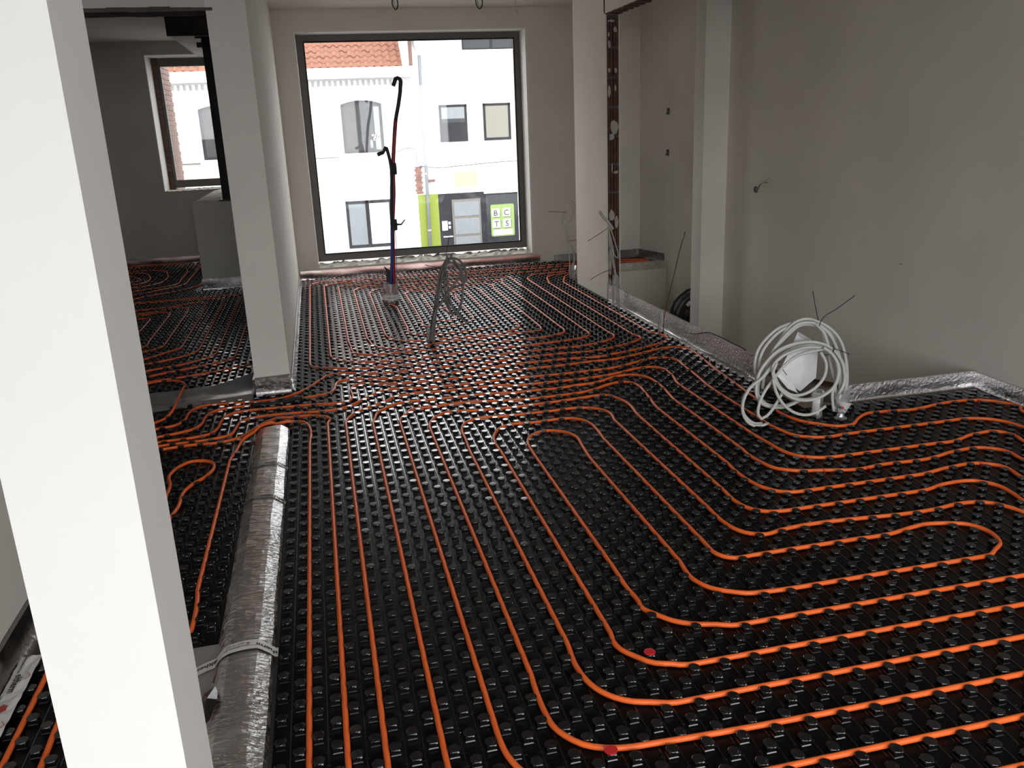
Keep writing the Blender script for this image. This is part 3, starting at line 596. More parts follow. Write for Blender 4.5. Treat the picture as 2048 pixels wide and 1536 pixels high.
# ================================================================== HEATING PIPES AND STUDDED MATS
PZ = .0115; PR = .0085
def seg_samples(P, s=.012):
    out = []
    for a, b in zip(P, P[1:]):
        k = max(1, int(math.dist(a, b) / s))
        out += [(a[0] + (b[0] - a[0]) * i / k, a[1] + (b[1] - a[1]) * i / k) for i in range(k)]
    out.append(tuple(P[-1][:2]))
    return out
PIPE_LABEL = {
 'A': ('orange heating pipe whose long narrow hairpin loops fill the middle of the near floor', 'orange_pipe'),
 'B': ('orange heating pipe, first ring around the outside of the central hairpin loops', 'orange_pipe'),
 'C': ('orange heating pipe, second ring around the outside of the central hairpin loops', 'orange_pipe'),
 'D': ('orange heating pipe, fifth lengthwise run from the foil strip, third ring around the hairpins', 'orange_pipe'),
 'E': ('orange heating pipe, fourth lengthwise run from the foil strip, cutting the lower right corner', 'orange_pipe'),
 'F': ('orange heating pipe, third lengthwise run from the foil strip, turning right at the doorway', 'orange_pipe'),
 'G': ('orange heating pipe, second lengthwise run from the foil strip, turning left into the doorway', 'orange_pipe'),
 'H': ('orange heating pipe nearest the foil strip, turning over its end into the left room', 'orange_pipe'),
 'I': ('orange heating pipe from the doorway that passes just below the white cable coil', 'orange_pipe'),
 'J': ('orange heating pipe nearest the white cable coil, stepping around the foot of the coil', 'orange_pipe'),
 'K': ('orange heating pipe in a black sleeve at the wall end, nearest the right foil edge', 'orange_pipe'),
 'L': ('orange heating pipe beside the black sleeve, second last far run from the right foil edge', 'orange_pipe_shaded'),
 'M': ('orange heating pipe from the window wall hugging the left wall of the far floor', 'orange_pipe_shaded'),
 'N': ('orange heating pipe, second and fourth lengthwise runs from the left wall of the far floor', 'orange_pipe_shaded'),
 'O': ('orange heating pipe with the third far run and the loop below the grey cable bundle', 'orange_pipe_shaded'),
 'P': ('orange heating pipe starting at the white collar of the red and blue tubes', 'orange_pipe_shaded'),
 'hook': ('orange heating pipe making a hairpin loop left of the foil strip beside the white post', 'orange_pipe'),
 'l1': ('orange heating pipe, left one of the two at the bottom left beside the printed tape', 'orange_pipe'),
 'l2': ('orange heating pipe, right one of the two at the bottom left by the white post', 'orange_pipe'),
 'q0': ('shaded orange pipe crossing the grey plastic film at the left doorway', 'orange_pipe_shaded'),
 'q1': ('shaded orange pipe in the left room, nearest lengthwise run to the wall end', 'orange_pipe_shaded'),
 'q2': ('shaded orange pipe in the left room, second lengthwise run from the wall end', 'orange_pipe_shaded'),
 'q3': ('shaded orange pipe in the left room, third lengthwise run from the wall end', 'orange_pipe_shaded'),
 'q4': ('shaded orange pipe in the left room, fourth lengthwise run from the wall end', 'orange_pipe_shaded'),
 'q5': ('shaded orange pipe in the left room, fifth lengthwise run from the wall end', 'orange_pipe_shaded'),
 'q6': ('shaded orange pipe in the left room, sixth lengthwise run, just right of the white post', 'orange_pipe_shaded'),
 'q7': ('shaded orange pipe in the left room, short run half hidden by the white post', 'orange_pipe_shaded'),
 'q8': ('shaded orange pipe loop under the left window, second outermost of the nested loops', 'orange_pipe_shaded'),
 'q9': ('shaded orange pipe under the left window, outermost of the nested loops', 'orange_pipe_shaded'),
 'q10': ('shaded orange pipe loop under the left window, third of the nested loops from outside', 'orange_pipe_shaded'),
 'q11': ('shaded orange pipe loop under the left window, second smallest of the nested loops', 'orange_pipe_shaded'),
 'q12': ('shaded orange pipe loop under the left window, innermost and smallest of the nested loops', 'orange_pipe_shaded'),
 'q13': ('shaded orange pipe in front of the half-height wall, curving off to the left', 'orange_pipe_shaded'),
 'q14': ('shaded orange pipe at the left doorway, first crosswise run behind the plastic film', 'orange_pipe_shaded'),
 'b1': ('dark red pipes on the landing, front one of two behind the mortar edge', 'orange_pipe_shaded'),
 'b2': ('dark red pipes on the landing, rear one of two beside the foil', 'orange_pipe_shaded'),
}
ext = {'q2': 1, 'q3': 1, 'q4': 1, 'q5': 1, 'q6': 1, 'q7': 1}
for k_ in ext:
    P_ = PIPES[k_]; PIPES[k_] = [(-2.6, P_[0][1] - .1)] + P_ + [(-2.6, P_[-1][1] - .05)]
PIPES['q1'] = [(-2.6, 5.85)] + PIPES['q1']
for k_ in ('q8', 'q9', 'q10', 'q11', 'q12'):
    P_ = PIPES[k_]; PIPES[k_] = [(-2.75, P_[0][1])] + P_ + [(-2.75, P_[-1][1] - .03)]
PIPES['b1'] = [(2.75, 9.62), (3.3, 9.63), (3.6, 9.61), (3.8, 9.55)]
PIPES['b2'] = [(2.75, 9.76), (3.3, 9.77), (3.62, 9.75), (3.83, 9.66)]
samples = []
RAISED = []          # (x, y, radius, height) where a pipe rides over another one
pipe_obj = {}
for k_, P_ in PIPES.items():
    S_ = pipe_spline(P_, .02)
    samples += seg_samples(S_)
    pts = []
    for x, y in S_:
        z = PZ
        if k_ == 'q0' and 5.12 < y < 5.80: z += .038 * min(1, (y - 5.12) / .12, (5.80 - y) / .12)
        if k_ == 'H':      # crosses over the neighbouring pipe beside the strip end
            d = math.hypot(x + .50, y - 4.66)
            z += .018 * max(0, 1 - (d / .16) ** 2)
            if -.47 < x < -.25: z += .022 * min(1, max(0, 1 - (abs(x + .36) / .11) ** 4)) * (1 if y < 4.75 else .4)
        pts.append((x, y, z))
    if k_ == 'P':
        pts = [(.60, 8.25, .13), (.575, 8.27, .07), (.55, 8.27, .03)] + pts[1:]
        pts = spline(pts, .03)
    lab, mm = PIPE_LABEL[k_]
    c = pts[0]
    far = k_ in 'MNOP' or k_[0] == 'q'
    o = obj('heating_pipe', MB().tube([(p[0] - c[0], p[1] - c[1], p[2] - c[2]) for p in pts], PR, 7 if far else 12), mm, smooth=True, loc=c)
    tag(o, lab, 'pipe', 'underfloor heating pipes')
    pipe_obj[k_] = o
    if k_ == 'K':
        sl = [p for p in pts if -.54 < p[0] < -.215 and 5.0 < p[1] < 5.6]
        obj('black_sleeve', MB().tube([(p[0] - c[0], p[1] - c[1], p[2] - c[2] + .004) for p in sl], .0135, 10), 'black_rubber', o, smooth=True)
# small red wire ties on the near pipes
for k_, x, y in (('J', 2.413, 3.80), ('F', 2.147, 3.36), ('E', 2.357, 3.21), ('E', 2.147, 3.22), ('B', 2.624, 2.70), ('J', 3.50, 3.85), ('J', 2.93, 3.86), ('D', 2.86, 3.09)):
    P_ = pipe_spline(PIPES[k_], .02)
    i = min(range(1, len(P_) - 1), key=lambda i: math.hypot(P_[i][0] - x, P_[i][1] - y))
    px, py = P_[i]; tx, ty = P_[i + 1][0] - P_[i - 1][0], P_[i + 1][1] - P_[i - 1][1]; L = math.hypot(tx, ty); nx_, ny_ = -ty / L, tx / L
    c = pipe_obj[k_].location
    ring = [(px + nx_ * .0095 * math.cos(a) - c[0], py + ny_ * .0095 * math.cos(a) - c[1], PZ + .0095 * math.sin(a) - c[2]) for a in [j * PI / 6 for j in range(13)]]
    m = MB().tube(ring, .0018, 5)
    s_ = -1 if ny_ > 0 else 1
    m.tube([(px + nx_ * s_ * .009 - c[0], py + ny_ * s_ * .009 - c[1], .012 - c[2]), (px + nx_ * s_ * .022 + .006 - c[0], py + ny_ * s_ * .022 - c[1], .017 - c[2]), (px + nx_ * s_ * .034 - .004 - c[0], py + ny_ * s_ * .036 - c[1], .006 - c[2])], .0016, 5)
    obj('wire_tie', m, 'red_plastic', pipe_obj[k_])

# spatial hash of pipe samples
HASH = {}
for x, y in samples:
    HASH.setdefault((int(x // .06), int(y // .06)), []).append((x, y))
def near_pipe(x, y):
    best = None; bd = 9
    i, j = int(x // .06), int(y // .06)
    for a in (i - 1, i, i + 1):
        for b in (j - 1, j, j + 1):
            for p in HASH.get((a, b), ()):
                d = (p[0] - x) ** 2 + (p[1] - y) ** 2
                if d < bd: bd = d; best = p
    return best, math.sqrt(bd)

def stud_template(seg, detail):
    if detail:
        prof = [(.0142, 0), (.0141, .0010), (.0122, .0034), (.0122, .008), (.0128, .0145), (.0148, .0178), (.0166, .0191), (.0173, .0203), (.0168, .0214), (.0155, .0221), (.0108, .0222), (.0101, .0218), (.0060, .0218)]
    else:
        prof = [(.0142, 0), (.0122, .0034), (.0128, .0150), (.0170, .0190), (.0173, .0212), (.0162, .0221)]
    vs = []; off = 0
    for r, z in prof:
        for k in range(seg):
            a = 2 * PI * k / seg + off
            s_ = 1 / max(abs(math.cos(a)), abs(math.sin(a))) if z < .0152 else 1
            vs.append((r * s_ * math.cos(a), r * s_ * math.sin(a), z))
    vs.append((0, 0, prof[-1][1]))
    fs = []
    n = len(prof)
    for i in range(n - 1):
        for k in range(seg):
            a, b, c, d = i * seg + k, i * seg + (k + 1) % seg, (i + 1) * seg + (k + 1) % seg, (i + 1) * seg + k
            fs += [(a, b, c), (a, c, d)]
    t_ = len(vs) - 1
    fs += [((n - 1) * seg + k, (n - 1) * seg + (k + 1) % seg, t_) for k in range(seg)]
    return np.array(vs), np.array(fs)

def build_field(name, positions, seg, detail, m, parent):
    V, F = stud_template(seg, detail)
    n = len(positions); nv = len(V); nf = len(F)
    P = np.array(positions)                       # x, y, tiltx, tilty, scale
    vv = np.repeat(V[None], n, 0).astype(np.float32)
    top = np.clip((V[:, 2] - .010) / .012, 0, 1)[None]
    vv[:, :, 2] += top * (vv[:, :, 0] * P[:, 2:3] + vv[:, :, 1] * P[:, 3:4])
    vv[:, :, 2] *= P[:, 4:5]
    vv[:, :, 0] += P[:, 0:1]; vv[:, :, 1] += P[:, 1:2]
    ff = (F[None] + (np.arange(n) * nv)[:, None, None]).reshape(-1)
    me = bpy.data.meshes.new(name)
    me.vertices.add(n * nv); me.vertices.foreach_set('co', vv.reshape(-1))
    me.loops.add(len(ff)); me.loops.foreach_set('vertex_index', ff.astype(np.int32))
    me.polygons.add(n * nf)
    me.polygons.foreach_set('loop_start', (np.arange(n * nf) * 3).astype(np.int32))
    me.polygons.foreach_set('loop_total', np.full(n * nf, 3, np.int32))
    me.polygons.foreach_set('use_smooth', np.zeros(n * nf, dtype=bool))
    me.update(calc_edges=True)
    o = link(name, me, m, parent)
    o['kind'] = 'stuff'
    return o

BLOCKED = [(.60, 8.24, .055), (.752, 6.44, .03), (2.60, 8.80, .06), (2.555, 7.12, .04), (2.55, 6.07, .04), (2.655, 3.86, .05), (2.54, 3.95, .05)]
CAPS = [(.882, 2.104), (.642, 1.766)]
Rinv = R3.transposed()
def in_view(x, y):
    v = Rinv @ Vector((x, y, -1.56))
    if v.z >= -.1: return False
    px = 1024 + FPX * v.x / -v.z; py = 768 - FPX * v.y / -v.z
    return -10 < px < 2058 and -10 < py < 1546
rs = random.Random(11)
def lattice(rects, skip=None):
    out = []
    for x0, x1, y0, y1 in rects:
        i0, i1 = math.ceil((x0 - .005) / .05), math.floor((x1 - .005) / .05)
        j0, j1 = math.ceil((y0 - 2.5766) / .0508), math.floor((y1 - 2.5766) / .0508)
        for i in range(i0, i1 + 1):
            for j in range(j0, j1 + 1):
                if (i + j) % 2: continue
                x = .005 + .05 * i; y = 2.5766 + .0508 * j
                if skip and skip(x, y): continue
                if any(math.hypot(x - a, y - b) < r for a, b, r in BLOCKED): continue
                p, d = near_pipe(x, y)
                if d < .0225:
                    if d < 1e-4: continue
                    nx_, ny_ = (x - p[0]) / d, (y - p[1]) / d
                    x2, y2 = p[0] + nx_ * .0225, p[1] + ny_ * .0225
                    p2, d2 = near_pipe(x2, y2)
                    if d2 < .019: continue
                    x, y = x2, y2
                out.append((x, y, rs.gauss(0, .014), rs.gauss(0, .014), rs.uniform(.94, 1.03)))
    return out
def mat_thing(name, label, loc, rects, n_single, skip=None, sheet=None):
    t = thing(name, label, 'mat', loc)
    m = MB()
    for x0, x1, y0, y1 in (sheet or rects):
        m.box(x0 - loc[0], x1 - loc[0], y0 - loc[1], y1 - loc[1], -.03, 0)
    obj('base_sheet', m, 'black_sheet', t)
    st = lattice(rects, skip)
    st.sort(key=lambda s: s[0] ** 2 + s[1] ** 2 + 2.4)
    vis = [s for s in st if in_view(s[0], s[1])]
    single = vis[:n_single]; ss = set(single)
    rest = [s for s in st if s not in ss]
    V, F = stud_template(16, True)
    protos = []
    for q in range(5):
        tx, ty = rs.gauss(0, .025), rs.gauss(0, .025)
        V2 = V.copy(); V2[:, 2] += np.clip((V[:, 2] - .010) / .012, 0, 1) * (V[:, 0] * tx + V[:, 1] * ty)
        me = bpy.data.meshes.new('stud'); me.from_pydata(V2.tolist(), [], F.tolist()); me.update(); me.materials.append(MAT['black_plastic'])
        protos.append(me)
    for i, s_ in enumerate(single):
        o = bpy.data.objects.new('stud', protos[rs.randrange(5)]); COL.objects.link(o); o.parent = t
        o.location = (s_[0] - loc[0], s_[1] - loc[1], 0); o.scale = (1, 1, s_[4])
    near = [s for s in rest if s[1] < 4.6 and in_view(s[0], s[1])]
    sn = set(near); far = [s for s in rest if s not in sn]
    sh = lambda L: [(s[0] - loc[0], s[1] - loc[1], s[2], s[3], s[4]) for s in L]
    if near: build_field('stud_field', sh(near), 16, True, 'black_plastic', t)
    if far: build_field('stud_field', sh(far), 8, False, 'black_plastic', t)
    # moulded ribs: a thin ridge along every lengthwise channel with little cross ticks
    m = MB()
    for x0, x1, y0, y1 in (sheet or rects):
        i0, i1 = math.ceil((x0 - .03) / .05), math.floor((x1 - .03) / .05)
        for i in range(i0, i1 + 1):
            x = .03 + .05 * i
            if skip and skip(x, (y0 + y1) / 2): continue
            m.add([(x - .003 - loc[0], y0 - loc[1], 0), (x - .002 - loc[0], y0 - loc[1], .0022), (x + .002 - loc[0], y0 - loc[1], .0022), (x + .003 - loc[0], y0 - loc[1], 0), (x - .003 - loc[0], y1 - loc[1], 0), (x - .002 - loc[0], y1 - loc[1], .0022), (x + .002 - loc[0], y1 - loc[1], .0022), (x + .003 - loc[0], y1 - loc[1], 0)],
                  [(0, 1, 5, 4), (1, 2, 6, 5), (2, 3, 7, 6)])
    for s_ in st:
        for dx in (-.025, .025):
            x = s_[0] + dx - loc[0]; y = s_[1] - loc[1]
            m.add([(x - .006, y - .0015, 0), (x + .006, y - .0015, 0), (x + .006, y, .0012), (x - .006, y, .0012), (x + .006, y + .0015, 0), (x - .006, y + .0015, 0)], [(0, 1, 2, 3), (3, 2, 4, 5)])
    o = obj('rib_field', m, 'black_plastic', t); o['kind'] = 'stuff'
    return t, st
main_mat, st_main = mat_thing('studded_mat', 'glossy black studded heating mat covering the main floor up to the big window', (1.15, .8, 0),
    [(-.262, 2.55, .82, 9.90), (2.551, 3.62, .82, 4.02), (2.551, 2.78, 8.5, 9.9), (-.50, -.262, 4.76, 5.38)], 300,
    sheet=[(-.268, 2.565, .8, 9.97), (2.565, 3.67, .8, 4.08), (2.565, 2.79, 8.47, 9.97), (-.50, -.268, 4.70, 5.43)])
def skip_left(x, y): return (x > -.80 and y < 2.60 and y < 2.60 + (x + .6) * .0) or (x > -.50 and y > 4.7)
mat_thing('studded_mat', 'black studded heating mat at the left doorway, beside the foil strip', (-.9, 1.9, 0),
    [(-1.02, -.47, .82, 5.32), (-2.0, -1.021, 4.0, 5.22)], 150, skip=skip_left,
    sheet=[(-1.09, -.80, .8, 5.36), (-.80, -.502, 2.58, 5.36), (-.502, -.464, 2.58, 4.70), (-2.2, -1.09, 3.95, 5.25)])
def skip_b(x, y): return y > 9.72 and x > -1.40
mat_thing('studded_mat', 'black studded heating mat in the dark left room behind the plastic film', (-1.6, 5.7, 0),
    [(-2.62, -.56, 5.66, 12.1)], 60, skip=skip_b, sheet=[(-2.7, -.51, 5.60, 9.76), (-2.7, -1.35, 9.76, 12.16)])
m = MB().box(2.80, 3.93, 9.45, 9.97, -.07, -.02)
t = thing('landing_mat', 'dark mat lying on the stair landing behind the mortar edge', 'mat', (0, 0, 0))
obj('base_sheet', m, 'black_plastic', t)
pipe_obj['b1'].location.z -= .02; pipe_obj['b2'].location.z -= .02
# red caps on two studs
for n_, (cx_, cy_) in enumerate(CAPS):
    s_ = min(st_main, key=lambda s: math.hypot(s[0] - cx_, s[1] - cy_))
    o = obj('stud_cap', MB().lathe([(.0165, 0), (.0180, .0006), (.0178, .0022), (.0150, .0030)], sides=20), 'red_plastic', loc=(s_[0], s_[1], .0235))
    tag(o, ['flat red cap on a stud inside the lowest-but-one pipe bend', 'flat red cap on a stud touching the lowest pipe bend'][n_], 'cap', 'red stud caps')

# crumbs of plaster on the near floor
m = MB()
for i in range(260):
    x = rs.uniform(-.2, 3.4); y = rs.uniform(1.2, 3.9)
    if x > 2.5 and y > 3.9: continue
    r = rs.uniform(.0006, .0022); z = .0005
    a = rs.uniform(0, 3)
    m.add([(x + r * math.cos(a + k * 2.09), y + r * math.sin(a + k * 2.09), z) for k in range(3)] + [(x, y, z + r * 1.2)], [(0, 1, 3), (1, 2, 3), (2, 0, 3)])
o = obj('plaster_crumb', m, 'paper'); tag(o, 'tiny white plaster crumbs scattered over the near black mat', 'debris'); o['kind'] = 'stuff'

# grey plastic film between the doorway mat and the left-room mat
t = thing('plastic_film', 'grey translucent plastic film curling up at the left doorway between two mats', 'film', (-.9, 5.45, 0))
m = MB(); nx, ny = 40, 10; vs = []
for j in range(ny + 1):
    for i in range(nx + 1):
        u = i / nx; v = j / ny
        x = -1.9 + 1.38 * u
        y0 = 5.24 + .12 * u; y1 = 5.62 + .05 * u + .28 * max(0, u - .75)
        y = y0 + (y1 - y0) * v
        z = .020 + .008 * noise.noise((x * 5, y * 7, 0)) + .05 * max(0, u - .80) / .2 * (v ** 2) + (.012 * v if v > .8 else 0)
        if j == 0: z = .002
        vs.append((x + .9, y - 5.45, z))
m.add(vs, [(j * (nx + 1) + i, j * (nx + 1) + i + 1, (j + 1) * (nx + 1) + i + 1, (j + 1) * (nx + 1) + i) for j in range(ny) for i in range(nx)])
obj('sheet', m, 'grey_film', t, smooth=True)
# foil-faced film left of the strip
t = thing('foil_sheet', 'dull grey foil sheet on the floor between the foil strip and the white post', 'film', (-.6, 1.7, 0))
m = MB(); nx, ny = 12, 40; vs = []
for j in range(ny + 1):
    for i in range(nx + 1):
        x = -.80 + .345 * i / nx; y = .9 + 1.68 * j / ny
        if j == ny: y -= .02 * abs(noise.noise((x * 9, 0, 0)))
        vs.append((x + .6, y - 1.7, .002 + .006 * abs(noise.noise((x * 9, y * 7, 3)))))
m.add(vs, [(j * (nx + 1) + i, j * (nx + 1) + i + 1, (j + 1) * (nx + 1) + i + 1, (j + 1) * (nx + 1) + i) for j in range(ny) for i in range(nx)])
obj('sheet', m, 'foil_matte', t)
# crumpled black scrap beside the strip
m = MB(); pts = [(-.468, 2.27), (-.440, 2.30), (-.43, 2.27), (-.425, 2.22), (-.440, 2.15), (-.455, 2.12), (-.470, 2.15), (-.475, 2.21)]
m.add([(a, b, .038 + .012 * noise.noise((a * 60, b * 60, 1))) for a, b in pts] + [(-.45, 2.21, .062)], [(i, (i + 1) % 8, 8) for i in range(8)])
m.add([(-.447, 2.30, .05), (-.443, 2.35, .045), (-.440, 2.41, .042), (-.4385, 2.41, .0415), (-.440, 2.35, .043), (-.441, 2.30, .046)], [(0, 1, 4, 5), (1, 2, 3, 4)])
tag(obj('film_scrap', m, 'black_plastic'), 'small crumpled black film scrap on the foil below the white printed tape', 'scrap')
# printed tape at the foot of the left wall
t = thing('printed_tape', 'white printed tape stuck along the foot of the left wall at the bottom left', 'tape', (-1.03, 2.45, .004))
m = MB(); nx, ny = 4, 16; vs = []
for j in range(ny + 1):
    for i in range(nx + 1):
        vs.append((-.035 + .062 * i / nx + (.004 * noise.noise((j * .8, i, 0)) if i in (0, nx) else 0), -.21 + .40 * j / ny, .0215 + .004 * noise.noise((i * .7, j * .5, 2)) + .004))
m.add(vs, [(j * (nx + 1) + i, j * (nx + 1) + i + 1, (j + 1) * (nx + 1) + i + 1, (j + 1) * (nx + 1) + i) for j in range(ny) for i in range(nx)])
obj('band', m, 'tape_white', t)
def left_text(s, size, y, x, m_):
    vs, fs = text_geo(s, size, size * .025)
    obj('lettering', MB().add([(x + v, y - u, .0305) for u, v in vs], fs), m_, t)
left_text('eltherm', .030, .085, -.018, 'print_black')
left_text('www.eltherm.be', .013, .18, -.02, 'print_black')
left_text('eltherm', .030, -.150, -.018, 'print_black')
left_text('0800 75 020', .012, -.02, -.033, 'print_grey')
for yy in (.085, -.15):
    obj('printed_line', MB().add([(.010, yy + .005, .0305), (.0125, yy + .005, .0305), (.022, yy - .012, .0305), (.0245, yy - .012, .0305), (.012, yy - .032, .0305), (.0145, yy - .034, .0305)], [(0, 1, 3, 2), (2, 3, 5, 4)]), 'print_red', t)
obj('logo', MB().add([(-.008 + .013 * math.cos(a * .524) * (1 + .3 * (a % 2)), -.085 + .017 * math.sin(a * .524) * (1 + .3 * (a % 2)), .0305) for a in range(12)], [tuple(range(12))]), 'print_red', t)
COIL = [[(2.66,3.913,0.02),(2.703,3.95,0.049),(2.727,3.95,0.125),(2.726,3.95,0.226),(2.71,3.95,0.327),(2.667,3.95,0.424),(2.604,3.95,0.489),(2.531,3.95,0.531),(2.466,3.95,0.552),(2.404,3.95,0.542),(2.355,3.95,0.507),(2.324,3.95,0.462),(2.282,3.95,0.391),(2.23,3.95,0.305),(2.199,3.95,0.221),(2.191,3.95,0.162),(2.21,3.95,0.115),(2.281,3.95,0.08),(2.363,3.95,0.073),(2.455,3.95,0.099)],[(2.667,3.928,0.02),(2.675,3.93,0.081),(2.679,3.93,0.181),(2.67,3.93,0.293),(2.629,3.93,0.405),(2.574,3.93,0.48),(2.513,3.93,0.523),(2.461,3.93,0.537),(2.404,3.93,0.533),(2.35,3.93,0.496),(2.302,3.93,0.447),(2.27,3.93,0.408),(2.245,3.93,0.346),(2.225,3.93,0.283),(2.213,3.93,0.198)],[(2.394,3.97,0.533),(2.315,3.97,0.511),(2.25,3.97,0.464),(2.202,3.97,0.405),(2.185,3.97,0.342),(2.187,3.97,0.287),(2.201,3.97,0.231),(2.206,3.97,0.187),(2.22,3.97,0.136),(2.256,3.97,0.104)],[(2.388,3.96,0.523),(2.322,3.96,0.497),(2.262,3.96,0.449),(2.219,3.96,0.389),(2.205,3.96,0.337),(2.202,3.96,0.278)],[(2.391,3.965,0.535),(2.458,3.965,0.547),(2.529,3.965,0.522),(2.571,3.965,0.468),(2.584,3.965,0.407),(2.58,3.965,0.38)],[(2.501,3.92,0.526),(2.544,3.92,0.485),(2.579,3.92,0.413),(2.596,3.92,0.33),(2.621,3.92,0.245),(2.645,3.92,0.16),(2.638,3.92,0.094),(2.652,3.92,0.024)],[(2.521,3.95,0.513),(2.593,3.95,0.474),(2.632,3.95,0.422),(2.644,3.95,0.378)],[(2.634,3.89,0.047),(2.641,3.89,0.114),(2.676,3.89,0.193),(2.667,3.89,0.271),(2.628,3.89,0.35),(2.578,3.89,0.398),(2.501,3.89,0.432),(2.414,3.89,0.443),(2.33,3.89,0.433),(2.264,3.89,0.407),(2.211,3.89,0.36),(2.169,3.89,0.3),(2.155,3.89,0.232),(2.164,3.89,0.166),(2.2,3.89,0.124),(2.264,3.89,0.098),(2.327,3.89,0.093),(2.373,3.89,0.105),(2.407,3.89,0.117)],[(2.61,3.87,0.045),(2.596,3.87,0.152),(2.619,3.87,0.226),(2.614,3.87,0.287),(2.574,3.87,0.361),(2.525,3.87,0.403),(2.46,3.87,0.425),(2.375,3.87,0.423),(2.298,3.87,0.399),(2.229,3.87,0.342),(2.181,3.87,0.283),(2.106,3.87,0.227),(2.075,3.87,0.166),(2.072,3.87,0.101),(2.097,3.87,0.049),(2.134,3.863,0.02),(2.171,3.849,0.02),(2.223,3.87,0.021)],[(2.562,3.855,0.387),(2.509,3.855,0.403),(2.453,3.855,0.398),(2.369,3.855,0.385),(2.293,3.855,0.339),(2.235,3.855,0.271),(2.183,3.855,0.202),(2.158,3.855,0.14),(2.155,3.855,0.08),(2.173,3.855,0.056),(2.206,3.855,0.069),(2.244,3.855,0.114),(2.27,3.855,0.154),(2.29,3.855,0.19)],[(2.489,3.84,0.393),(2.525,3.84,0.331),(2.522,3.84,0.261),(2.485,3.84,0.211),(2.419,3.84,0.175),(2.345,3.84,0.172),(2.286,3.84,0.206),(2.239,3.84,0.259),(2.22,3.84,0.293),(2.217,3.84,0.346),(2.259,3.84,0.389),(2.325,3.84,0.414),(2.402,3.84,0.427),(2.488,3.84,0.419)],[(2.498,3.83,0.42),(2.546,3.83,0.384),(2.585,3.83,0.327),(2.596,3.83,0.262),(2.572,3.83,0.194),(2.518,3.83,0.156),(2.438,3.83,0.138),(2.357,3.83,0.152),(2.287,3.83,0.192),(2.239,3.83,0.246),(2.213,3.83,0.312),(2.233,3.83,0.363)],[(2.209,3.82,0.283),(2.23,3.82,0.212),(2.267,3.82,0.149),(2.309,3.82,0.106),(2.368,3.82,0.072),(2.426,3.82,0.06),(2.483,3.82,0.073),(2.527,3.82,0.098)]]
COIL_TIES = [[(2.439,3.9,0.715),(2.458,3.9,0.639),(2.481,3.9,0.559)],[(2.685,3.9,0.672),(2.596,3.9,0.617),(2.498,3.9,0.554),(2.489,3.9,0.526)],[(2.678,3.9,0.357),(2.626,3.9,0.381),(2.59,3.9,0.395),(2.575,3.9,0.369),(2.541,3.9,0.365),(2.517,3.9,0.375)],[(2.577,3.9,0.415),(2.585,3.9,0.39),(2.563,3.9,0.371)],[(2.279,3.9,0.353),(2.256,3.9,0.361),(2.25,3.9,0.353),(2.286,3.9,0.318),(2.318,3.9,0.279)]]
PAPER = [[(2.447,4.0,0.471),(2.529,4.0,0.42),(2.576,4.0,0.339),(2.574,4.0,0.201),(2.483,4.0,0.132),(2.336,4.0,0.236),(2.399,4.0,0.356)]]
PAPER2 = [[(2.277,3.9,0.27),(2.345,3.9,0.192),(2.41,3.9,0.158),(2.372,3.9,0.217),(2.299,3.9,0.284)]]
SMALL = [[(2.563,8.7,0.147),(2.563,8.7,0.274),(2.544,8.7,0.41),(2.527,8.7,0.536),(2.511,8.7,0.632),(2.513,8.7,0.736),(2.543,8.7,0.809),(2.583,8.7,0.83),(2.622,8.7,0.809),(2.631,8.7,0.757),(2.61,8.7,0.683),(2.568,8.7,0.619),(2.532,8.7,0.569),(2.502,8.7,0.575),(2.497,8.7,0.642),(2.522,8.7,0.773)],[(2.583,8.7,0.126),(2.616,8.7,0.221),(2.592,8.7,0.32),(2.556,8.7,0.407),(2.541,8.7,0.497),(2.537,8.7,0.573),(2.589,8.7,0.627),(2.61,8.7,0.711),(2.602,8.7,0.787),(2.572,8.7,0.807),(2.541,8.7,0.753),(2.535,8.7,0.678),(2.548,8.7,0.601)],[(2.6,8.7,0.115),(2.623,8.7,0.211),(2.612,8.7,0.309),(2.579,8.7,0.398),(2.551,8.7,0.487),(2.548,8.7,0.582)]]
SMALL_TIES = [[(2.34,8.69,0.733),(2.448,8.69,0.722),(2.548,8.69,0.711)],[(2.551,8.69,0.409),(2.601,8.69,0.415),(2.657,8.69,0.415)]]
STUB = [[(2.375,7.12,0.859),(2.408,7.12,0.814),(2.453,7.12,0.764),(2.499,7.12,0.698)]]
LOOP2 = [[(2.503,7.011,0.02),(2.53,7.12,0.188),(2.509,7.12,0.336),(2.489,7.12,0.443),(2.477,7.12,0.564),(2.461,7.12,0.685),(2.457,7.12,0.736),(2.49,7.12,0.667),(2.523,7.12,0.561),(2.544,7.12,0.488),(2.544,7.12,0.443),(2.523,7.12,0.453),(2.498,7.12,0.531),(2.473,7.12,0.636)],[(2.514,7.006,0.02),(2.545,7.12,0.186),(2.518,7.12,0.336),(2.498,7.12,0.483),(2.49,7.12,0.564),(2.469,7.12,0.66)]]
LOOP2_TIES = [[(2.261,7.11,0.612),(2.353,7.11,0.661),(2.449,7.11,0.714)],[(2.276,7.11,0.27),(2.391,7.11,0.327),(2.51,7.11,0.352)]]
ROD = [[(2.71,6.07,0.771),(2.661,6.07,0.607),(2.622,6.07,0.44),(2.583,6.07,0.284),(2.548,6.07,0.133),(2.508,5.987,0.02)]]
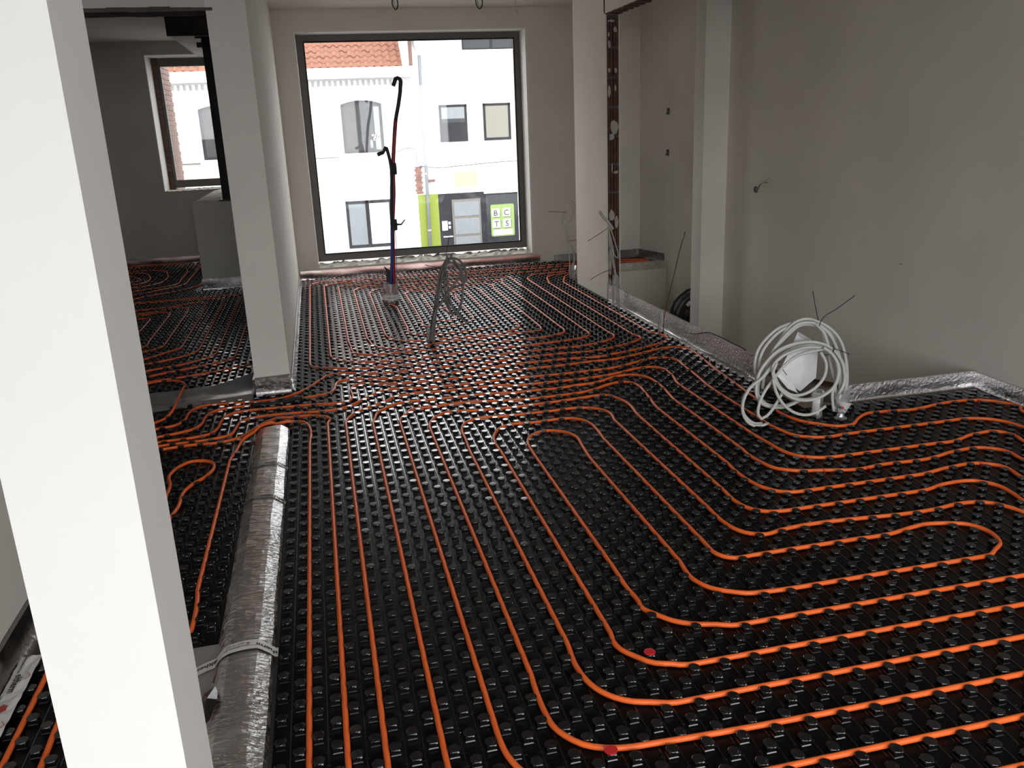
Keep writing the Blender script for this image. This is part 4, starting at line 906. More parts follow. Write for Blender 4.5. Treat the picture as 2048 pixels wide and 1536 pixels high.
GREY = [[(0.753,6.405,0.022),(0.763,6.405,0.083),(0.798,6.405,0.247),(0.835,6.405,0.427),(0.861,6.405,0.551),(0.901,6.405,0.608),(0.949,6.405,0.62),(0.99,6.405,0.596),(1.018,6.405,0.546),(1.029,6.405,0.478),(1.023,6.405,0.381),(1.009,6.405,0.303),(0.988,6.405,0.249),(0.962,6.405,0.221),(0.931,6.405,0.217),(0.911,6.405,0.293),(0.892,6.405,0.38),(0.887,6.405,0.483),(0.899,6.405,0.584)],[(0.745,6.416,0.02),(0.755,6.435,0.09),(0.788,6.435,0.211),(0.822,6.435,0.362),(0.852,6.435,0.481),(0.886,6.435,0.587),(0.931,6.435,0.644),(0.998,6.435,0.639),(1.049,6.435,0.581),(1.062,6.435,0.495),(1.041,6.435,0.448),(0.991,6.435,0.428),(0.96,6.435,0.424)],[(0.759,6.385,0.026),(0.771,6.385,0.099),(0.805,6.385,0.25),(0.842,6.385,0.4),(0.875,6.385,0.541),(0.904,6.385,0.617),(0.92,6.385,0.675)],[(0.889,6.375,0.59),(0.904,6.375,0.541),(0.904,6.375,0.457),(0.911,6.375,0.371),(0.925,6.375,0.303),(0.958,6.375,0.239),(1.015,6.375,0.166),(1.054,6.375,0.141)],[(0.751,6.365,0.031),(0.766,6.365,0.117),(0.793,6.365,0.243),(0.84,6.365,0.318),(0.905,6.365,0.398),(0.957,6.365,0.46),(0.997,6.365,0.511),(1.017,6.365,0.546),(0.996,6.365,0.601),(0.957,6.365,0.645)],[(0.854,6.425,0.501),(0.866,6.425,0.403),(0.886,6.425,0.328),(0.912,6.425,0.258),(0.939,6.425,0.206)],[(0.771,6.405,0.02),(0.788,6.415,0.122),(0.819,6.415,0.305),(0.85,6.415,0.454),(0.888,6.415,0.572),(0.954,6.415,0.668),(0.961,6.415,0.686)]]
GREY_TIES = [[(0.942,6.38,0.827),(0.925,6.38,0.764),(0.908,6.38,0.694)],[(0.743,6.38,0.623),(0.795,6.38,0.606),(0.854,6.38,0.594)],[(0.79,6.38,0.359),(0.832,6.38,0.352)],[(0.979,6.38,0.276),(1.003,6.38,0.262)]]
RED = [[(0.642,8.29,0.058),(0.649,8.29,0.137),(0.665,8.29,0.433),(0.685,8.29,0.738),(0.718,8.29,1.037),(0.732,8.29,1.272),(0.756,8.29,1.474),(0.788,8.29,1.688),(0.831,8.29,1.855),(0.855,8.29,1.981),(0.854,8.29,2.053),(0.833,8.29,2.064),(0.79,8.29,1.994)]]
BLUE = [[(0.607,8.27,0.065),(0.616,8.27,0.143),(0.651,8.27,0.437),(0.674,8.27,0.741),(0.701,8.27,1.039),(0.71,8.27,1.259)]]
BLACKHOOK = [[(0.672,8.25,0.743),(0.695,8.25,1.041),(0.709,8.25,1.274),(0.697,8.25,1.376),(0.672,8.25,1.457),(0.646,8.25,1.41),(0.622,8.25,1.404)]]
RISERWIRE = [[(0.678,8.28,0.12),(0.689,8.28,0.355),(0.702,8.28,0.662),(0.696,8.28,0.739)]]
FLAP = [[(0.566,8.3,0.349),(0.624,8.3,0.302),(0.616,8.3,0.146),(0.581,8.3,0.152),(0.585,8.3,0.298)]]
BLACKC = [[(2.566,5.6,0.1),(2.566,5.523,0.109),(2.566,5.427,0.136),(2.566,5.333,0.159),(2.566,5.242,0.168),(2.566,5.124,0.172),(2.566,5.01,0.172),(2.566,4.9,0.171),(2.566,4.829,0.171),(2.566,4.785,0.166)]]
# ================================================================== CABLES AND TUBES RISING FROM THE FLOOR
def cable(parent, P, r, m, name='cable', sides=8, step=.02):
    return obj(name, MB().tube(local(parent, spline(P, step)), r, sides), m, parent, smooth=True)
t = thing('cable_coil', 'large pale grey cable coil tied upright at the right foil corner', 'cable', (2.6, 3.9, 0))
for k_ in (0, 1, 7, 8, 11):      # neighbouring turns of the same cable
    COIL.append([(a + .012 + .006 * math.sin(i), b + .018, c_ * .965 + .004) for i, (a, b, c_) in enumerate(COIL[k_][1:-1])])
for P_ in COIL: cable(t, P_, .0080, 'grey_cable', sides=10)
for P_ in COIL_TIES: cable(t, [(a, b - .1, c) for a, b, c in P_] if 0 else [(a, b - .03, c) for a, b, c in P_], .0022, 'cable_black', 'cable_tie', 5)
def wrap(parent, cx_, cy_, prof, m='clear_wrap', name='wrap', sides=18, seed=0, amp=.004):
    c = parent.location; q = len(prof); vs = []
    for i, (r, z) in enumerate(prof):
        for k in range(sides):
            a = 2 * PI * k / sides
            rr = r + amp * noise.noise((math.cos(a) * 2.5 + seed, math.sin(a) * 2.5, z * 30))
            vs.append((cx_ + rr * math.cos(a) - c[0], cy_ + rr * math.sin(a) - c[1], z - c[2]))
    fs = [(i * sides + k, i * sides + (k + 1) % sides, (i + 1) * sides + (k + 1) % sides, (i + 1) * sides + k) for i in range(q - 1) for k in range(sides)]
    return obj(name, MB().add(vs, fs), m, parent)
wrap(t, 2.655, 3.87, [(.036, .001), (.022, .012), (.016, .03), (.022, .055), (.034, .08), (.043, .12), (.046, .15)], seed=1)
wrap(t, 2.545, 3.93, [(.034, .001), (.030, .02), (.026, .06), (.030, .11), (.036, .15)], seed=2)
def band(parent, cx_, cy_, r0, r1, z0, z1, a0, a1, tiltz, text=None, tsize=.02, name='printed_tape'):
    c = parent.location; k = 16; vs = []
    for i in range(k + 1):
        u = i / k; a = a0 + (a1 - a0) * u
        dz = tiltz * (u - .5)
        vs += [(cx_ + r0 * math.cos(a) - c[0], cy_ + r0 * math.sin(a) - c[1], z0 + dz - c[2]), (cx_ + r1 * math.cos(a) - c[0], cy_ + r1 * math.sin(a) - c[1], z1 + dz - c[2])]
    b = obj(name, MB().add(vs, [(2 * i, 2 * i + 2, 2 * i + 3, 2 * i + 1) for i in range(k)]), 'tape_white', parent)
    if text:
        v2, fs = text_geo(text, tsize)
        L = abs(a1 - a0) * (r0 + r1) / 2; out = []
        for u, v in v2:
            w = (u + .004) / L; a = a0 + (a1 - a0) * w; h = (v + .008) / (z1 - z0)
            r = r0 + (r1 - r0) * h + .0015
            out.append((cx_ + r * math.cos(a) - c[0], cy_ + r * math.sin(a) - c[1], z0 + (z1 - z0) * h + tiltz * (w - .5) - c[2]))
        obj('lettering', MB().add(out, fs), 'print_black', b)
    return b
band(t, 2.655, 3.865, .018, .050, .045, .105, PI * .95, PI * 1.98, -.045, 'eltherm', .022)
band(t, 2.545, 3.925, .034, .036, .035, .15, PI * 1.05, PI * 1.45, 0)
v2, fs = text_geo('eltherm', .024)
c = t.location
obj('lettering', MB().add([(2.528 - v * .9 + .02 - c[0], 3.886 - c[1], .06 + u - c[2]) for u, v in v2], fs), 'print_black', t)
for (x, z, yy) in ((2.522, .045, 3.888), (2.632, .075, 3.826)):
    obj('logo_dot', MB().add([(x + .008 * math.cos(a * .524) - c[0], yy - .004 - c[1], z + .008 * math.sin(a * .524)) for a in range(12)], [tuple(range(12))]), 'print_red', t)

# folded paper hanging in the coil
def sheet_from(label, name, P, m, bulge=.01, cat='paper', thick=.0015):
    n = len(P); cx_ = sum(p[0] for p in P) / n; cz_ = sum(p[2] for p in P) / n; cy_ = sum(p[1] for p in P) / n
    ctr = (cx_, cy_ - bulge, cz_)
    vs = list(P) + [ctr] + [(a, b + thick, c_) for a, b, c_ in P] + [(ctr[0], ctr[1] + thick, ctr[2])]
    fs = [(i, (i + 1) % n, n) for i in range(n)] + [(n + 1 + (i + 1) % n, n + 1 + i, 2 * n + 1) for i in range(n)] + [(i, n + 1 + i, n + 1 + (i + 1) % n, (i + 1) % n) for i in range(n)]
    return fs, vs, (cx_, cy_, cz_)
fs, vs, c = sheet_from('', '', PAPER[0], 'paper', .02)
t2 = thing('paper_sheet', 'folded white paper in a clear pouch tucked inside the large pale cable coil', 'paper', c)
obj('sheet', MB().add([(a - c[0], b - c[1], d - c[2]) for a, b, d in vs], fs), 'paper', t2)
fs, vs, _ = sheet_from('', '', PAPER2[0], 'paper', .012)
obj('folded_flap', MB().add([(a - c[0], b - c[1], d - c[2]) for a, b, d in vs], fs), 'paper', t2)
x0, z0 = PAPER[0][0][0], PAPER[0][0][2]
obj('top_fold', MB().add([(x0 - c[0], 3.985 - c[1], z0 + .004 - c[2]), (x0 + .085 - c[0], 3.985 - c[1], z0 - .055 - c[2]), (x0 + .08 - c[0], 3.985 - c[1], z0 - .07 - c[2]), (x0 - .008 - c[0], 3.985 - c[1], z0 - .012 - c[2])], [(0, 1, 2, 3)]), 'clear_wrap', t2)

t = thing('cable_coil', 'small thin pale cable coil on tall stems in the far right corner by the pier', 'cable', (2.615, 8.7, 0))
for P_ in SMALL: cable(t, [(P_[0][0], P_[0][1], .01)] + P_, .0052, 'pale_cable')
for P_ in SMALL_TIES: cable(t, [(a, b - .01, c_) for a, b, c_ in P_], .0026, 'cable_black', 'cable_tie', 5)
wrap(t, 2.615, 8.70, [(.05, .0), (.048, .05), (.046, .10), (.044, .15)], seed=3, amp=.008)

t = thing('cable_loop', 'drooping pale cable loop and stub rising beside the clay-block end of the pier', 'cable', (2.545, 7.1, 0))
for P_ in LOOP2: cable(t, [(P_[0][0], P_[0][1], .008)] + P_, .0055, 'pale_cable')
cable(t, STUB[0], .012, 'pale_cable', 'cable_stub', 10)
for P_ in LOOP2_TIES: cable(t, [(a, b - .01, c_) for a, b, c_ in P_], .0026, 'cable_black', 'cable_tie', 5)
wrap(t, LOOP2[0][0][0] + .01, 7.11, [(.03, .0), (.026, .06), (.024, .14), (.024, .22), (.02, .30)], seed=4, amp=.006)

t = thing('steel_rod', 'thin rusty rod leaning up from the floor at the right foil edge before the stairwell', 'rod', (ROD[0][-1][0], 6.07, 0))
cable(t, ROD[0][:-1] + [(ROD[0][-1][0], ROD[0][-1][1], .004)], .0038, 'rusty_rod', 'shaft', 7)
wrap(t, ROD[0][-1][0] + .01, 6.06, [(.024, .0), (.022, .06), (.022, .12), (.018, .17)], seed=5, amp=.006)

t = thing('cable_bundle', 'dusty dark grey cable bundle looped upright in the middle of the far floor', 'cable', (.752, 6.405, 0))
for P_ in GREY: cable(t, P_, .0092, 'dusty_cable')
for P_ in GREY_TIES: cable(t, [(a, b - .02, c_) for a, b, c_ in P_], .0022, 'cable_black', 'cable_tie', 5)
wrap(t, .757, 6.42, [(.031, .0), (.031, .05), (.034, .09), (.037, .12)], m='clear_wrap', seed=6, amp=.006, name='collar')

t = thing('riser_tubes', 'tall bundle of red and blue tubes with bent black tops standing before the big window', 'tube', (.62, 8.27, 0))
cable(t, RED[0][:8], .019, 'red_tube', 'red_tube', 10)
cable(t, [RED[0][6]] + RED[0][7:], .0185, 'cable_black', 'taped_end', 10)
cable(t, BLUE[0], .014, 'blue_tube', 'blue_tube', 10)
cable(t, BLACKHOOK[0], .0155, 'cable_black', 'black_tube', 10)
cable(t, RISERWIRE[0], .003, 'dusty_cable', 'wire', 5)
hk = BLACKHOOK[0][-1]
obj('tube_end', MB().tube(local(t, [BLACKHOOK[0][-2], hk, (hk[0] - .03, hk[1], hk[2] - .012)]), .018, 8), 'cable_black', t, smooth=True)
for zi in (4, 2):
    p = BLUE[0][5] if zi == 4 else BLUE[0][3]
    obj('tape_wrap', MB().tube(local(t, [(p[0] + .02, p[1], p[2] - .05), (p[0] + .022, p[1] - .005, p[2]), (p[0] + .02, p[1], p[2] + .05)]), .032, 10), 'cable_black', t)
p = BLUE[0][3]
obj('tape_tail', MB().tube(local(t, [(p[0] + .05, p[1], p[2]), (p[0] + .09, p[1] - .02, p[2] + .0), (p[0] + .13, p[1] - .02, p[2] + .045)]), .012, 6, r2=.005), 'cable_black', t)
n = len(FLAP[0]); m = MB().add(local(t, FLAP[0]) + local(t, [(a, b + .004, c_) for a, b, c_ in FLAP[0]]), [tuple(range(n)), tuple(range(n, 2 * n))[::-1]] + [(i, n + i, n + (i + 1) % n, (i + 1) % n) for i in range(n)])
obj('plastic_flap', m, 'steel_dark', t)
wrap(t, .607, 8.22, [(.078, .0), (.076, .05), (.074, .10), (.072, .15), (.070, .19)], m='clear_wrap', seed=8, amp=.008, name='collar')
wrap(t, .607, 8.22, [(.081, .035), (.080, .085)], m='tape_white', seed=8, amp=.004, name='collar_tape')
v2, fs = text_geo('eltherm', .030); c = t.location
obj('lettering', MB().add([(.607 - .045 + u * .9 - c[0], 8.22 - .0865 - c[1] + .02 * ((u - .045) / .05) ** 2 * .5, .052 + v) for u, v in v2], fs), 'print_grey', t)

t = thing('black_cable', 'thin black cable lying along the top of the right foil upstand', 'cable', (2.58, 5.5, .16))
P_ = [(a, b, max(c_, .160)) if i > 2 else (a - .02, b, c_) for i, (a, b, c_) in enumerate(BLACKC[0])]
cable(t, P_, .0042, 'cable_black', 'cable', 7)

# ceiling loops and wall bits
def hang(label, x, w, zb_, group=None):
    t = thing('ceiling_cable', label, 'cable', (x, 9.2, CZ))
    cable(t, [(x - w * .3, 9.2, CZ + .01), (x - w, 9.2, CZ - .04), (x - w * .8, 9.19, zb_ + .03), (x, 9.19, zb_), (x + w * .9, 9.2, zb_ + .035), (x + w, 9.2, CZ - .05), (x + w * .3, 9.2, CZ + .01)], .006, 'cable_black', 'loop')
    cable(t, [(x, 9.21, CZ + .01), (x - w * .4, 9.21, CZ - .06), (x + w * .2, 9.2, zb_ + .02), (x + w * .8, 9.2, zb_ + .04)], .004, 'pale_cable', 'wire')
hang('dark cable loop hanging from the ceiling left of the window centre', .958, .028, 2.752)
hang('dark cable loop hanging from the ceiling right of the window centre', 1.812, .034, 2.752)
t = thing('ceiling_cable', 'single thin white wire hanging from the ceiling near the right pier', 'cable', (2.19, 9.2, CZ))
cable(t, [(2.18, 9.2, CZ), (2.187, 9.2, 2.82), (2.19, 9.2, 2.76), (2.215, 9.2, 2.69)], .003, 'pale_cable', 'wire')

t = thing('wall_wire', 'short twisted wire ends sticking out of the big right wall', 'wire', (3.7, 6.83, .99))
cable(t, [(3.705, 6.84, .985), (3.68, 6.80, .995), (3.665, 6.72, 1.03), (3.66, 6.62, 1.07), (3.67, 6.55, 1.105)], .005, 'pale_cable', 'wire')
cable(t, [(3.705, 6.81, .975), (3.675, 6.79, .965), (3.66, 6.73, 1.0), (3.66, 6.66, 1.055), (3.68, 6.6, 1.06)], .004, 'dusty_cable', 'wire')
m = MB().tube([(.001, 0, 0), (-.012, 0, 0)], .026, 12)
obj('socket_ring', m, 'raw_concrete', t)
for n_, (z, lab) in enumerate(((1.69, 'upper small dark opening with wires in the stairwell wall'), (1.24, 'lower small dark opening with wires in the stairwell wall'))):
    y = 9.40; x = 3.966
    t = thing('wall_socket_hole', lab, 'socket', (x, y, z), 'socket openings in the stairwell wall')
    obj('box', MB().box(-.012, .006, -.018, .018, -.035, .035), 'raw_concrete', t)
    obj('wire', MB().tube([(-.01, 0, -.01), (-.03, -.005, -.02), (-.03, .0, -.03)], .004, 5), 'cable_black', t)
# scuffs on the right wall: small flakes of paint and plaster
for (px_, pz_, w_, h_, lab) in ((4.87, .62, .055, .018, 'small dark scuff low on the right wall'),):
    pts = [(-w_ / 2, .004), (-.005, .010), (w_ / 2, -.008), (.006, -.004)]
    m = MB().add([(0, a, b) for a, b in pts] + [(-.003, a, b) for a, b in pts], [(0, 1, 2, 3), (7, 6, 5, 4), (0, 4, 5, 1), (1, 5, 6, 2), (2, 6, 7, 3), (3, 7, 4, 0)])
    tag(obj('wall_scuff', m, 'mortar_dab', loc=(3.699, px_, pz_)), lab, 'scuff')

# black machine on the lower landing, half behind the pilaster
t = thing('utility_heater', 'black box-shaped machine with handle, half hidden behind the wall edge in the stairwell', 'machine', (3.76, 8.3, -.56))
body = [(-.165, 0), (.16, 0), (.16, .37), (-.02, .37), (-.09, .32), (-.14, .25), (-.165, .19)]
obj('body', MB().prism_y(body, -.11, .11), 'cable_black', t)
obj('handle', MB().tube([(-.185, 0, .0), (-.185, 0, .24), (-.16, 0, .30), (-.10, 0, .36), (-.02, 0, .41), (.06, 0, .43), (.16, 0, .43)], .014, 8), 'cable_black', t, smooth=True)
obj('label_plate', MB().add([(-.085, -.113, .285), (-.045, -.113, .325), (-.015, -.113, .30), (-.055, -.113, .26)], [(0, 1, 2, 3)]), 'paper', t)
obj('dial', MB().prism_y([(-.10, .20), (-.07, .235), (-.045, .21), (-.075, .175)], -.122, -.11), 'frame_grey', t)
for a in range(5):
    obj('vent_rib', MB().box(-.12 + a * .05, -.10 + a * .05, -.116, -.11, .03, .15), 'frame_anthracite', t)
t = thing('hose', 'short pale hose end arching over the edge beside the black machine', 'hose', (3.6, 8.55, -.55))
cable(t, [(3.55, 8.5, -.555), (3.56, 8.5, -.47), (3.60, 8.5, -.42), (3.66, 8.5, -.42), (3.70, 8.5, -.47)], .014, 'pale_cable', 'tube')
# ================================================================== THE STREET OUTSIDE
FY = 25.0
g = boxes((-40, 45, 12.6, 60, -2.9, -2.7), (-.35, 45, 10.36, 12.6, -2.9, -2.7))
o = obj('street', g, 'asphalt'); o['kind'] = 'structure'
g = boxes((-30, 35, -30, -1.8, -.5, -.3))
o = obj('garden_ground', g, 'asphalt'); o['kind'] = 'structure'

def far_window(parent, x0, x1, z0, z1, pane='pane_dark', arch=0, mull=(), fw=.07, curtain=None, dep=.10):
    y = FY
    fr = MB()
    yf0, yf1 = y - .03, y + .05
    k = 10
    def topz(x): return z1 + arch * (1 - ((x - (x0 + x1) / 2) / ((x1 - x0) / 2)) ** 2)
    fr.box(x0, x1, yf0, yf1, z0, z0 + fw)
    fr.box(x0, x0 + fw, yf0, yf1, z0 + fw, z1); fr.box(x1 - fw, x1, yf0, yf1, z0 + fw, z1)
    for i in range(k):
        a = x0 + (x1 - x0) * i / k; b = x0 + (x1 - x0) * (i + 1) / k
        za, zb2 = topz(a), topz(b)
        fr.add([(a, yf0, za - fw), (b, yf0, zb2 - fw), (b, yf0, zb2), (a, yf0, za), (a, yf1, za - fw), (b, yf1, zb2 - fw), (b, yf1, zb2), (a, yf1, za)],
               [(0, 1, 2, 3), (0, 4, 5, 1), (3, 2, 6, 7)])
    for xm in mull: fr.box(xm - .035, xm + .035, yf0, yf1, z0 + fw, z1)
    w = obj('window', fr, 'frame_anthracite', parent)
    pts = [(x0 + .02, z0 + .02), (x1 - .02, z0 + .02)] + [(x1 - .02 - (x1 - x0 - .04) * i / k, topz(x1 - .02 - (x1 - x0 - .04) * i / k) - .02) for i in range(k + 1)]
    obj('pane', MB().prism_y(pts, y - .012, y - .002), pane, w)
    if curtain:
        for (c0, c1, cz0, cz1, m_) in curtain:
            obj('curtain', boxes((c0, c1, y - .020, y - .013, cz0, cz1)), m_, w)
    return w

A = thing('house', 'white painted brick house with orange tiled roof and an arched upper window across the street', 'building', (0, FY, -2.7))
def P(name, m, mm): 
    o = obj(name, m, mm, A); o.location = (0, -FY, 2.7); return o
P('wall', boxes((-9, 2.83, FY, FY + 8, -2.7, 3.30)), 'brick_white')
m = MB()
for i in range(58):            # dentil course below the gutter
    m.box(-5.9 + i * .15, -5.83 + i * .15, FY - .09, FY, 2.86, 3.0)
m.box(-9, 2.86, FY - .05, FY, 2.80, 2.86)
P('dentil_course', m, 'brick_white')
P('gutter', boxes((-9, 2.94, FY - .38, FY, 3.04, 3.31)), 'render_white')
m = MB()
for i in range(46):            # toothed quoins at the right edge
    z = -2.6 + i * .13
    if i % 2: m.box(2.62, 2.845, FY - .015, FY, z, z + .118)
    else: m.box(2.70, 2.845, FY - .015, FY, z, z + .118)
P('quoin', m, 'brick_white')['kind'] = 'stuff'
P('string_course', boxes((-9, .6, FY - .02, FY, .96, 1.0)), 'mortar_grey')
P('window_sill', boxes((.74, 2.05, FY - .12, FY, .955, 1.01)), 'render_white')
P('window_sill', boxes((.70, 2.16, FY - .12, FY, -1.66, -1.58)), 'render_white')
P('window_sill', boxes((-2.95, -1.6, FY - .12, FY, .955, 1.01)), 'render_white')
P('roof_deck', MB().add([(-9, FY - .2, 3.30), (2.66, FY - .2, 3.30), (2.66, FY + 4, 6.9), (-9, FY + 4, 6.9)], [(0, 1, 2, 3)]), 'roof_clay')
P('roof_verge', boxes((2.66, 2.84, FY - .2, FY + .1, 3.3, 4.7)), 'render_white')
P('party_wall_bricks', boxes((2.84, 2.95, FY - .12, FY + .1, 3.35, 5.2)), 'brick_pink')
me = None
vs = []
for j in range(3):
    for i in range(7):
        u = i / 6; s = j / 2
        vs.append((.206 * u - .103, .172 * s, .028 * math.sin(u * 2 * PI) + .024 * (1 - s) * 1.0 + .17 * s * .93 + .01 * (j == 0)))
tm = MB().add(vs, [(j * 7 + i, j * 7 + i + 1, (j + 1) * 7 + i + 1, (j + 1) * 7 + i) for j in range(2) for i in range(6)])
tm.add([(.206 * i / 6 - .103, -.002, .028 * math.sin(i / 6 * 2 * PI) + .008) for i in range(7)] + [(.206 * i / 6 - .103, 0, .028 * math.sin(i / 6 * 2 * PI) + .034) for i in range(7)], [(i, i + 1, 8 + i, 7 + i) for i in range(6)])
tmesh = tm.mesh('roof_tile', True); tmesh.materials.append(MAT['roof_clay'])
for j in range(7):
    for i in range(36):
        x = 2.56 - i * .206
        if -.9 > x > -2.6: continue
        o = bpy.data.objects.new('roof_tile', tmesh); COL.objects.link(o); o.parent = A
        o.location = (x, -.20 + j * .165 + RND.uniform(-.006, .006), 3.31 + 2.7 + j * .152 + RND.uniform(-.004, .004))
        o.rotation_euler = (RND.uniform(-.02, .02), 0, RND.uniform(-.02, .02))
def W(*a, **k):
    w = far_window(A, *a, **k); w.location = (0, -FY, 2.7); return w
W(.89, 2.01, 1.08, 2.38, arch=.10, curtain=[(.97, 1.42, 1.15, 2.36, 'curtain'), (1.78, 1.93, 1.15, 2.30, 'pane_frosted')], mull=())
W(-2.85, -1.72, 1.08, 2.38, arch=.10, curtain=[(-2.77, -2.3, 1.15, 2.36, 'curtain')])
W(.78, 2.08, -1.56, -.23, pane='curtain', mull=(1.385,), curtain=[(.86, 1.33, -1.47, -.32, 'pane_frosted'), (1.44, 2.0, -1.47, -.32, 'white_paint')])
W(-2.9, -1.6, -1.56, -.23, pane='curtain', mull=(-2.25,))
# sprig of white blossom in the arched window
P('flower_vase', MB().lathe([(.03, 1.2), (.05, 1.3), (.03, 1.42)], 1.66, FY - .05, 8), 'pane_frosted')
m = MB()
for i in range(16):
    a = RND.uniform(0, 2 * PI); r = RND.uniform(0, .12)
    m.box(1.80 + r * math.cos(a) - .02, 1.80 + r * math.cos(a) + .02, FY - .06, FY - .03, 1.52 + r * math.sin(a) - .02, 1.52 + r * math.sin(a) + .02)
P('flower', m, 'render_white')['kind'] = 'stuff'

B = thing('house', 'white rendered house with lime green entrance, grey door and shop window across the street', 'building', (6, FY, -2.7))
def Q(name, m, mm, par=None):
    o = obj(name, m, mm, par or B)
    if par is None: o.location = (-6, -FY, 2.7)
    return o
Q('wall', boxes((2.84, 11, FY + .0, FY + 8, -2.7, 5.6)), 'render_white')
Q('eaves', boxes((2.95, 4.1, FY - .45, FY, 4.02, 4.2), (4.1, 11, FY - .12, FY, 4.12, 4.3)), 'render_white')
def WB(*a, **k):
    w = far_window(B, *a, **k); w.location = (-6, -FY, 2.7); return w
WB(3.61, 4.41, 1.27, 2.28, fw=.06, curtain=[(3.68, 4.34, 1.34, 1.80, 'frame_anthracite'), (3.68, 4.34, 1.90, 2.21, 'pane_frosted')])  # dark lower and pale upper panels paint a reflection in this window
WB(4.88, 5.68, 1.265, 2.28, fw=.06, curtain=[(4.95, 5.61, 1.34, 2.21, 'blind_cream')])
WB(4.37, 5.86, 3.715, 4.04, fw=.04, mull=(5.2,))
Q('window_sill', boxes((3.56, 4.46, FY - .1, FY, 1.20, 1.26)), 'render_white')
Q('window_sill', boxes((4.83, 5.73, FY - .1, FY, 1.20, 1.255)), 'render_white')
Q('window_sill', boxes((4.32, 5.91, FY - .1, FY, 3.66, 3.71)), 'render_white')
Q('sign_band', boxes((3.23, 9, FY - .03, FY, -.12, .52)), 'white_paint')
Q('ochre_panel', boxes((3.95, 4.62, FY - .034, FY - .03, .0, .42)), 'ochre_paint')
Q('lime_panel', boxes((2.86, 3.43, FY - .035, FY, -2.7, -.165)), 'lime_paint')
m = MB()
for j in range(11):
    for i in range(2):
        z = -.13 + j * .07; x = 2.83 + i * .1 - (j % 2) * .03
        m.box(x, x + .09, FY - .03, FY, z, z + .06)
Q('brick', m, 'brick_red')['kind'] = 'stuff'
Q('meter_box', boxes((3.18, 3.36, FY - .12, FY, .26, .58)), 'paper')
Q('meter_base', boxes((3.17, 3.37, FY - .12, FY, .19, .26)), 'clay')
door = Q('door', boxes((3.44, 4.79, FY - .02, FY, -2.7, -.17)), 'frame_anthracite')
Q('door_leaf', boxes((3.82, 4.67, FY - .045, FY - .02, -2.7, -.35)), 'frame_grey', door)
for z0_, z1_ in ((-.83, -.42), (-1.36, -.90), (-1.85, -1.43)):
    Q('door_pane', boxes((3.88, 4.62, FY - .055, FY - .045, z0_, z1_)), 'pane_frosted', door)
Q('letter_plate', boxes((3.50, 3.66, FY - .05, FY - .02, -1.22, -.95)), 'paper', door)
Q('bell_button', boxes((3.69, 3.75, FY - .05, FY - .02, -1.05, -.98)), 'paper', door)
Q('bell_button', boxes((3.69, 3.75, FY - .05, FY - .02, -1.17, -1.10)), 'paper', door)
Q('letter_slot', boxes((3.52, 3.8, FY - .05, FY - .02, -1.42, -1.39)), 'paper', door)
shop = Q('shop_window', boxes((4.79, 5.86, FY - .03, FY, -1.75, -.22)), 'frame_anthracite')
Q('shop_pane', boxes((4.84, 5.80, FY - .036, FY - .03, -1.7, -.28)), 'pane_dark', shop)
Q('shop_frame_strip', boxes((5.80, 5.90, FY - .05, FY, -2.7, -.2), (4.79, 5.86, FY - .05, FY, -.23, -.19)), 'white_paint', shop)
def rrect(x0, x1, z0, z1, r):
    out = []
    for cx_, cz_, a0 in ((x1 - r, z1 - r, 0), (x0 + r, z1 - r, PI / 2), (x0 + r, z0 + r, PI), (x1 - r, z0 + r, 1.5 * PI)):
        for i in range(5):
            a = a0 + i * PI / 8; out.append((cx_ + r * math.cos(a), cz_ + r * math.sin(a)))
    return out
S = thing('shop_sign', 'rounded lime green sign reading B C T S in the shop window across the street', 'sign', (5.31, FY - .05, -1.02))
def SG(name, m, mm):
    o = obj(name, m, mm, S); o.location = (-5.31, -FY + .05, 1.02); return o
SG('board', MB().prism_y(rrect(4.96, 5.67, -1.49, -.56, .05), FY - .05, FY - .037), 'lime_sign')
for (cx_, cz_, ch) in ((5.13, -.80, 'B'), (5.45, -.80, 'C'), (5.14, -1.12, 'T'), (5.46, -1.12, 'S')):
    SG('key', MB().prism_y(rrect(cx_ - .13, cx_ + .115, cz_ - .125, cz_ + .12, .03), FY - .056, FY - .05), 'paper')
    SG('key_edge', boxes((cx_ - .10, cx_ + .10, FY - .058, FY - .05, cz_ - .135, cz_ - .118), (cx_ + .102, cx_ + .118, FY - .058, FY - .05, cz_ - .11, cz_ + .11)), 'letter_grey')
    v2, fs = text_geo(ch, .23, .007)
    xs = [a for a, b in v2]; w_ = (min(xs) + max(xs)) / 2
    SG('letter', MB().add([(cx_ - .015 + a - w_, FY - .0585, cz_ - .085 + b) for a, b in v2], fs), 'letter_grey')
SG('name_strip', MB().prism_y(rrect(5.02, 5.61, -1.45, -1.30, .03), FY - .056, FY - .05), 'paper')

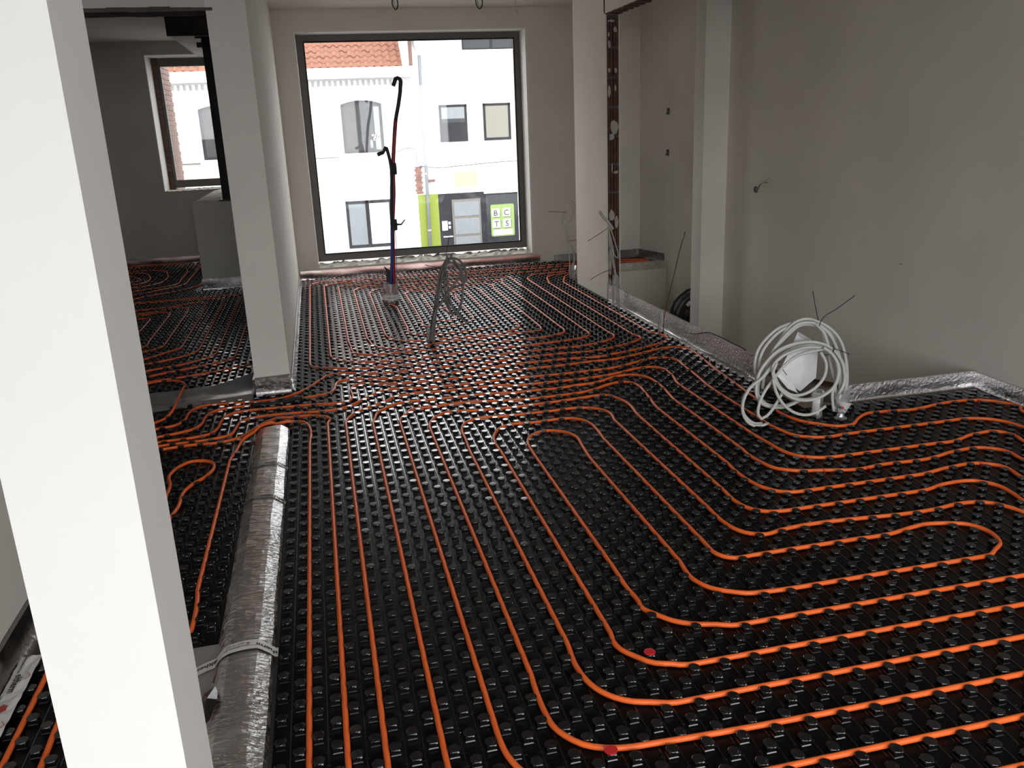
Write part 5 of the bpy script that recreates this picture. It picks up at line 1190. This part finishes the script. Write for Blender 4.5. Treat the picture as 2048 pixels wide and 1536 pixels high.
t = thing('downpipe', 'pale grey rain downpipe between the two houses across the street', 'pipe', (3.13, FY - .1, -2.7))
obj('tube', MB().tube([(.02, 0, 6.7), (.01, 0, 3.6), (-.05, 0, 0)], .045, 8), 'pane_frosted', t, smooth=True)
for z in (1.5, 3.1, 4.9):
    obj('clamp', MB().tube([(-.02, 0, z), (-.02, 0, z + .05)], .058, 8), 'mortar_grey', t)
obj('hopper', MB().lathe([(.05, 6.3), (.13, 6.62), (.14, 6.75)], .02, 0, 8), 'render_white', t)
t = thing('facade_cable', 'thin black cable strung along the fronts of the houses across the street', 'cable', (0, FY - .06, 1.0))
obj('wire', MB().tube(local(t, spline([(-6, FY - .06, 1.0), (-.2, FY - .06, .995), (1.5, FY - .06, .99), (2.2, FY - .06, 1.02), (2.7, FY - .06, 1.15), (2.86, FY - .08, 1.1), (2.88, FY - .08, .7), (3.26, FY - .06, .60), (4.2, FY - .06, .60), (5, FY - .06, .64), (7, FY - .06, .66)], .1)), .010, 5), 'steel_dark', t)

# parked white car, only its roof above the sill line
t = thing('car', 'white parked car on the street, only its roof showing above the window frame', 'car', (6.0, 21.7, -2.7))
prof_ = [(-2.1, .35), (-2.12, .75), (-1.95, .92), (-1.1, 1.0), (-.55, 1.42), (-.2, 1.52), (.7, 1.53), (1.2, 1.40), (1.75, 1.0), (2.05, .92), (2.1, .4)]
n = len(prof_); vs = []
for yy, sc in ((-.82, .97), (-.70, 1.0), (.70, 1.0), (.82, .97)):
    vs += [(x, yy if z < 1.02 else yy * .82, z * sc) for x, z in prof_]
fs = [(r * n + i, r * n + (i + 1) % n, (r + 1) * n + (i + 1) % n, (r + 1) * n + i) for r in range(3) for i in range(n)] + [tuple(range(n)), tuple(range(3 * n, 4 * n))[::-1]]
obj('body', MB().add(vs, fs), 'car_white', t)
obj('windscreen', MB().add([(-1.08, -.60, 1.02), (-.57, -.55, 1.42), (-.57, .55, 1.42), (-1.08, .6, 1.02)], [(0, 1, 2, 3)]).add([(-1.10, -.60, 1.03), (-.585, -.55, 1.43), (-.585, .55, 1.43), (-1.10, .6, 1.03)], [(3, 2, 1, 0)]), 'car_glass', t)
obj('side_window', MB().add([(-.95, -.705, 1.03), (1.5, -.705, 1.03), (1.15, -.665, 1.37), (-.45, -.665, 1.40)], [(0, 1, 2, 3)]), 'car_glass', t)
for i in range(7):
    obj('roof_rib', MB().box(-.35 + i * .2, -.28 + i * .2, -.5, .5, 1.525, 1.535), 'frame_grey', t)
for x in (-1.35, 1.35):
    for y in (-.78, .78):
        obj('wheel', MB().tube([(x, y - .09, .31), (x, y + .09, .31)], .31, 16), 'black_rubber', t)

# brick wall projecting outside the left window
t = thing('brick_pier', 'pinkish brick wall seen outside the left window at its left edge', 'wall', (-2.2, 12.6, -2.7))
obj('core', boxes((-.4, .325, .05, 1.0, 0, 8)), 'mortar_grey', t)
m = MB()
for j in range(52):
    z = 3.0 + j * .068
    for i in range(5):
        y = .05 + i * .2 - (j % 2) * .1
        m.box(.32, .337 , max(.05, y + .005), min(1.0, y + .19), z + .005, z + .062)
    m.box(.13, .32, .035, .055, z + .005, z + .062)
    m.box(-.08, .12, .035, .055, z + .005, z + .062)
obj('brick', m, 'brick_pink', t)['kind'] = 'stuff'
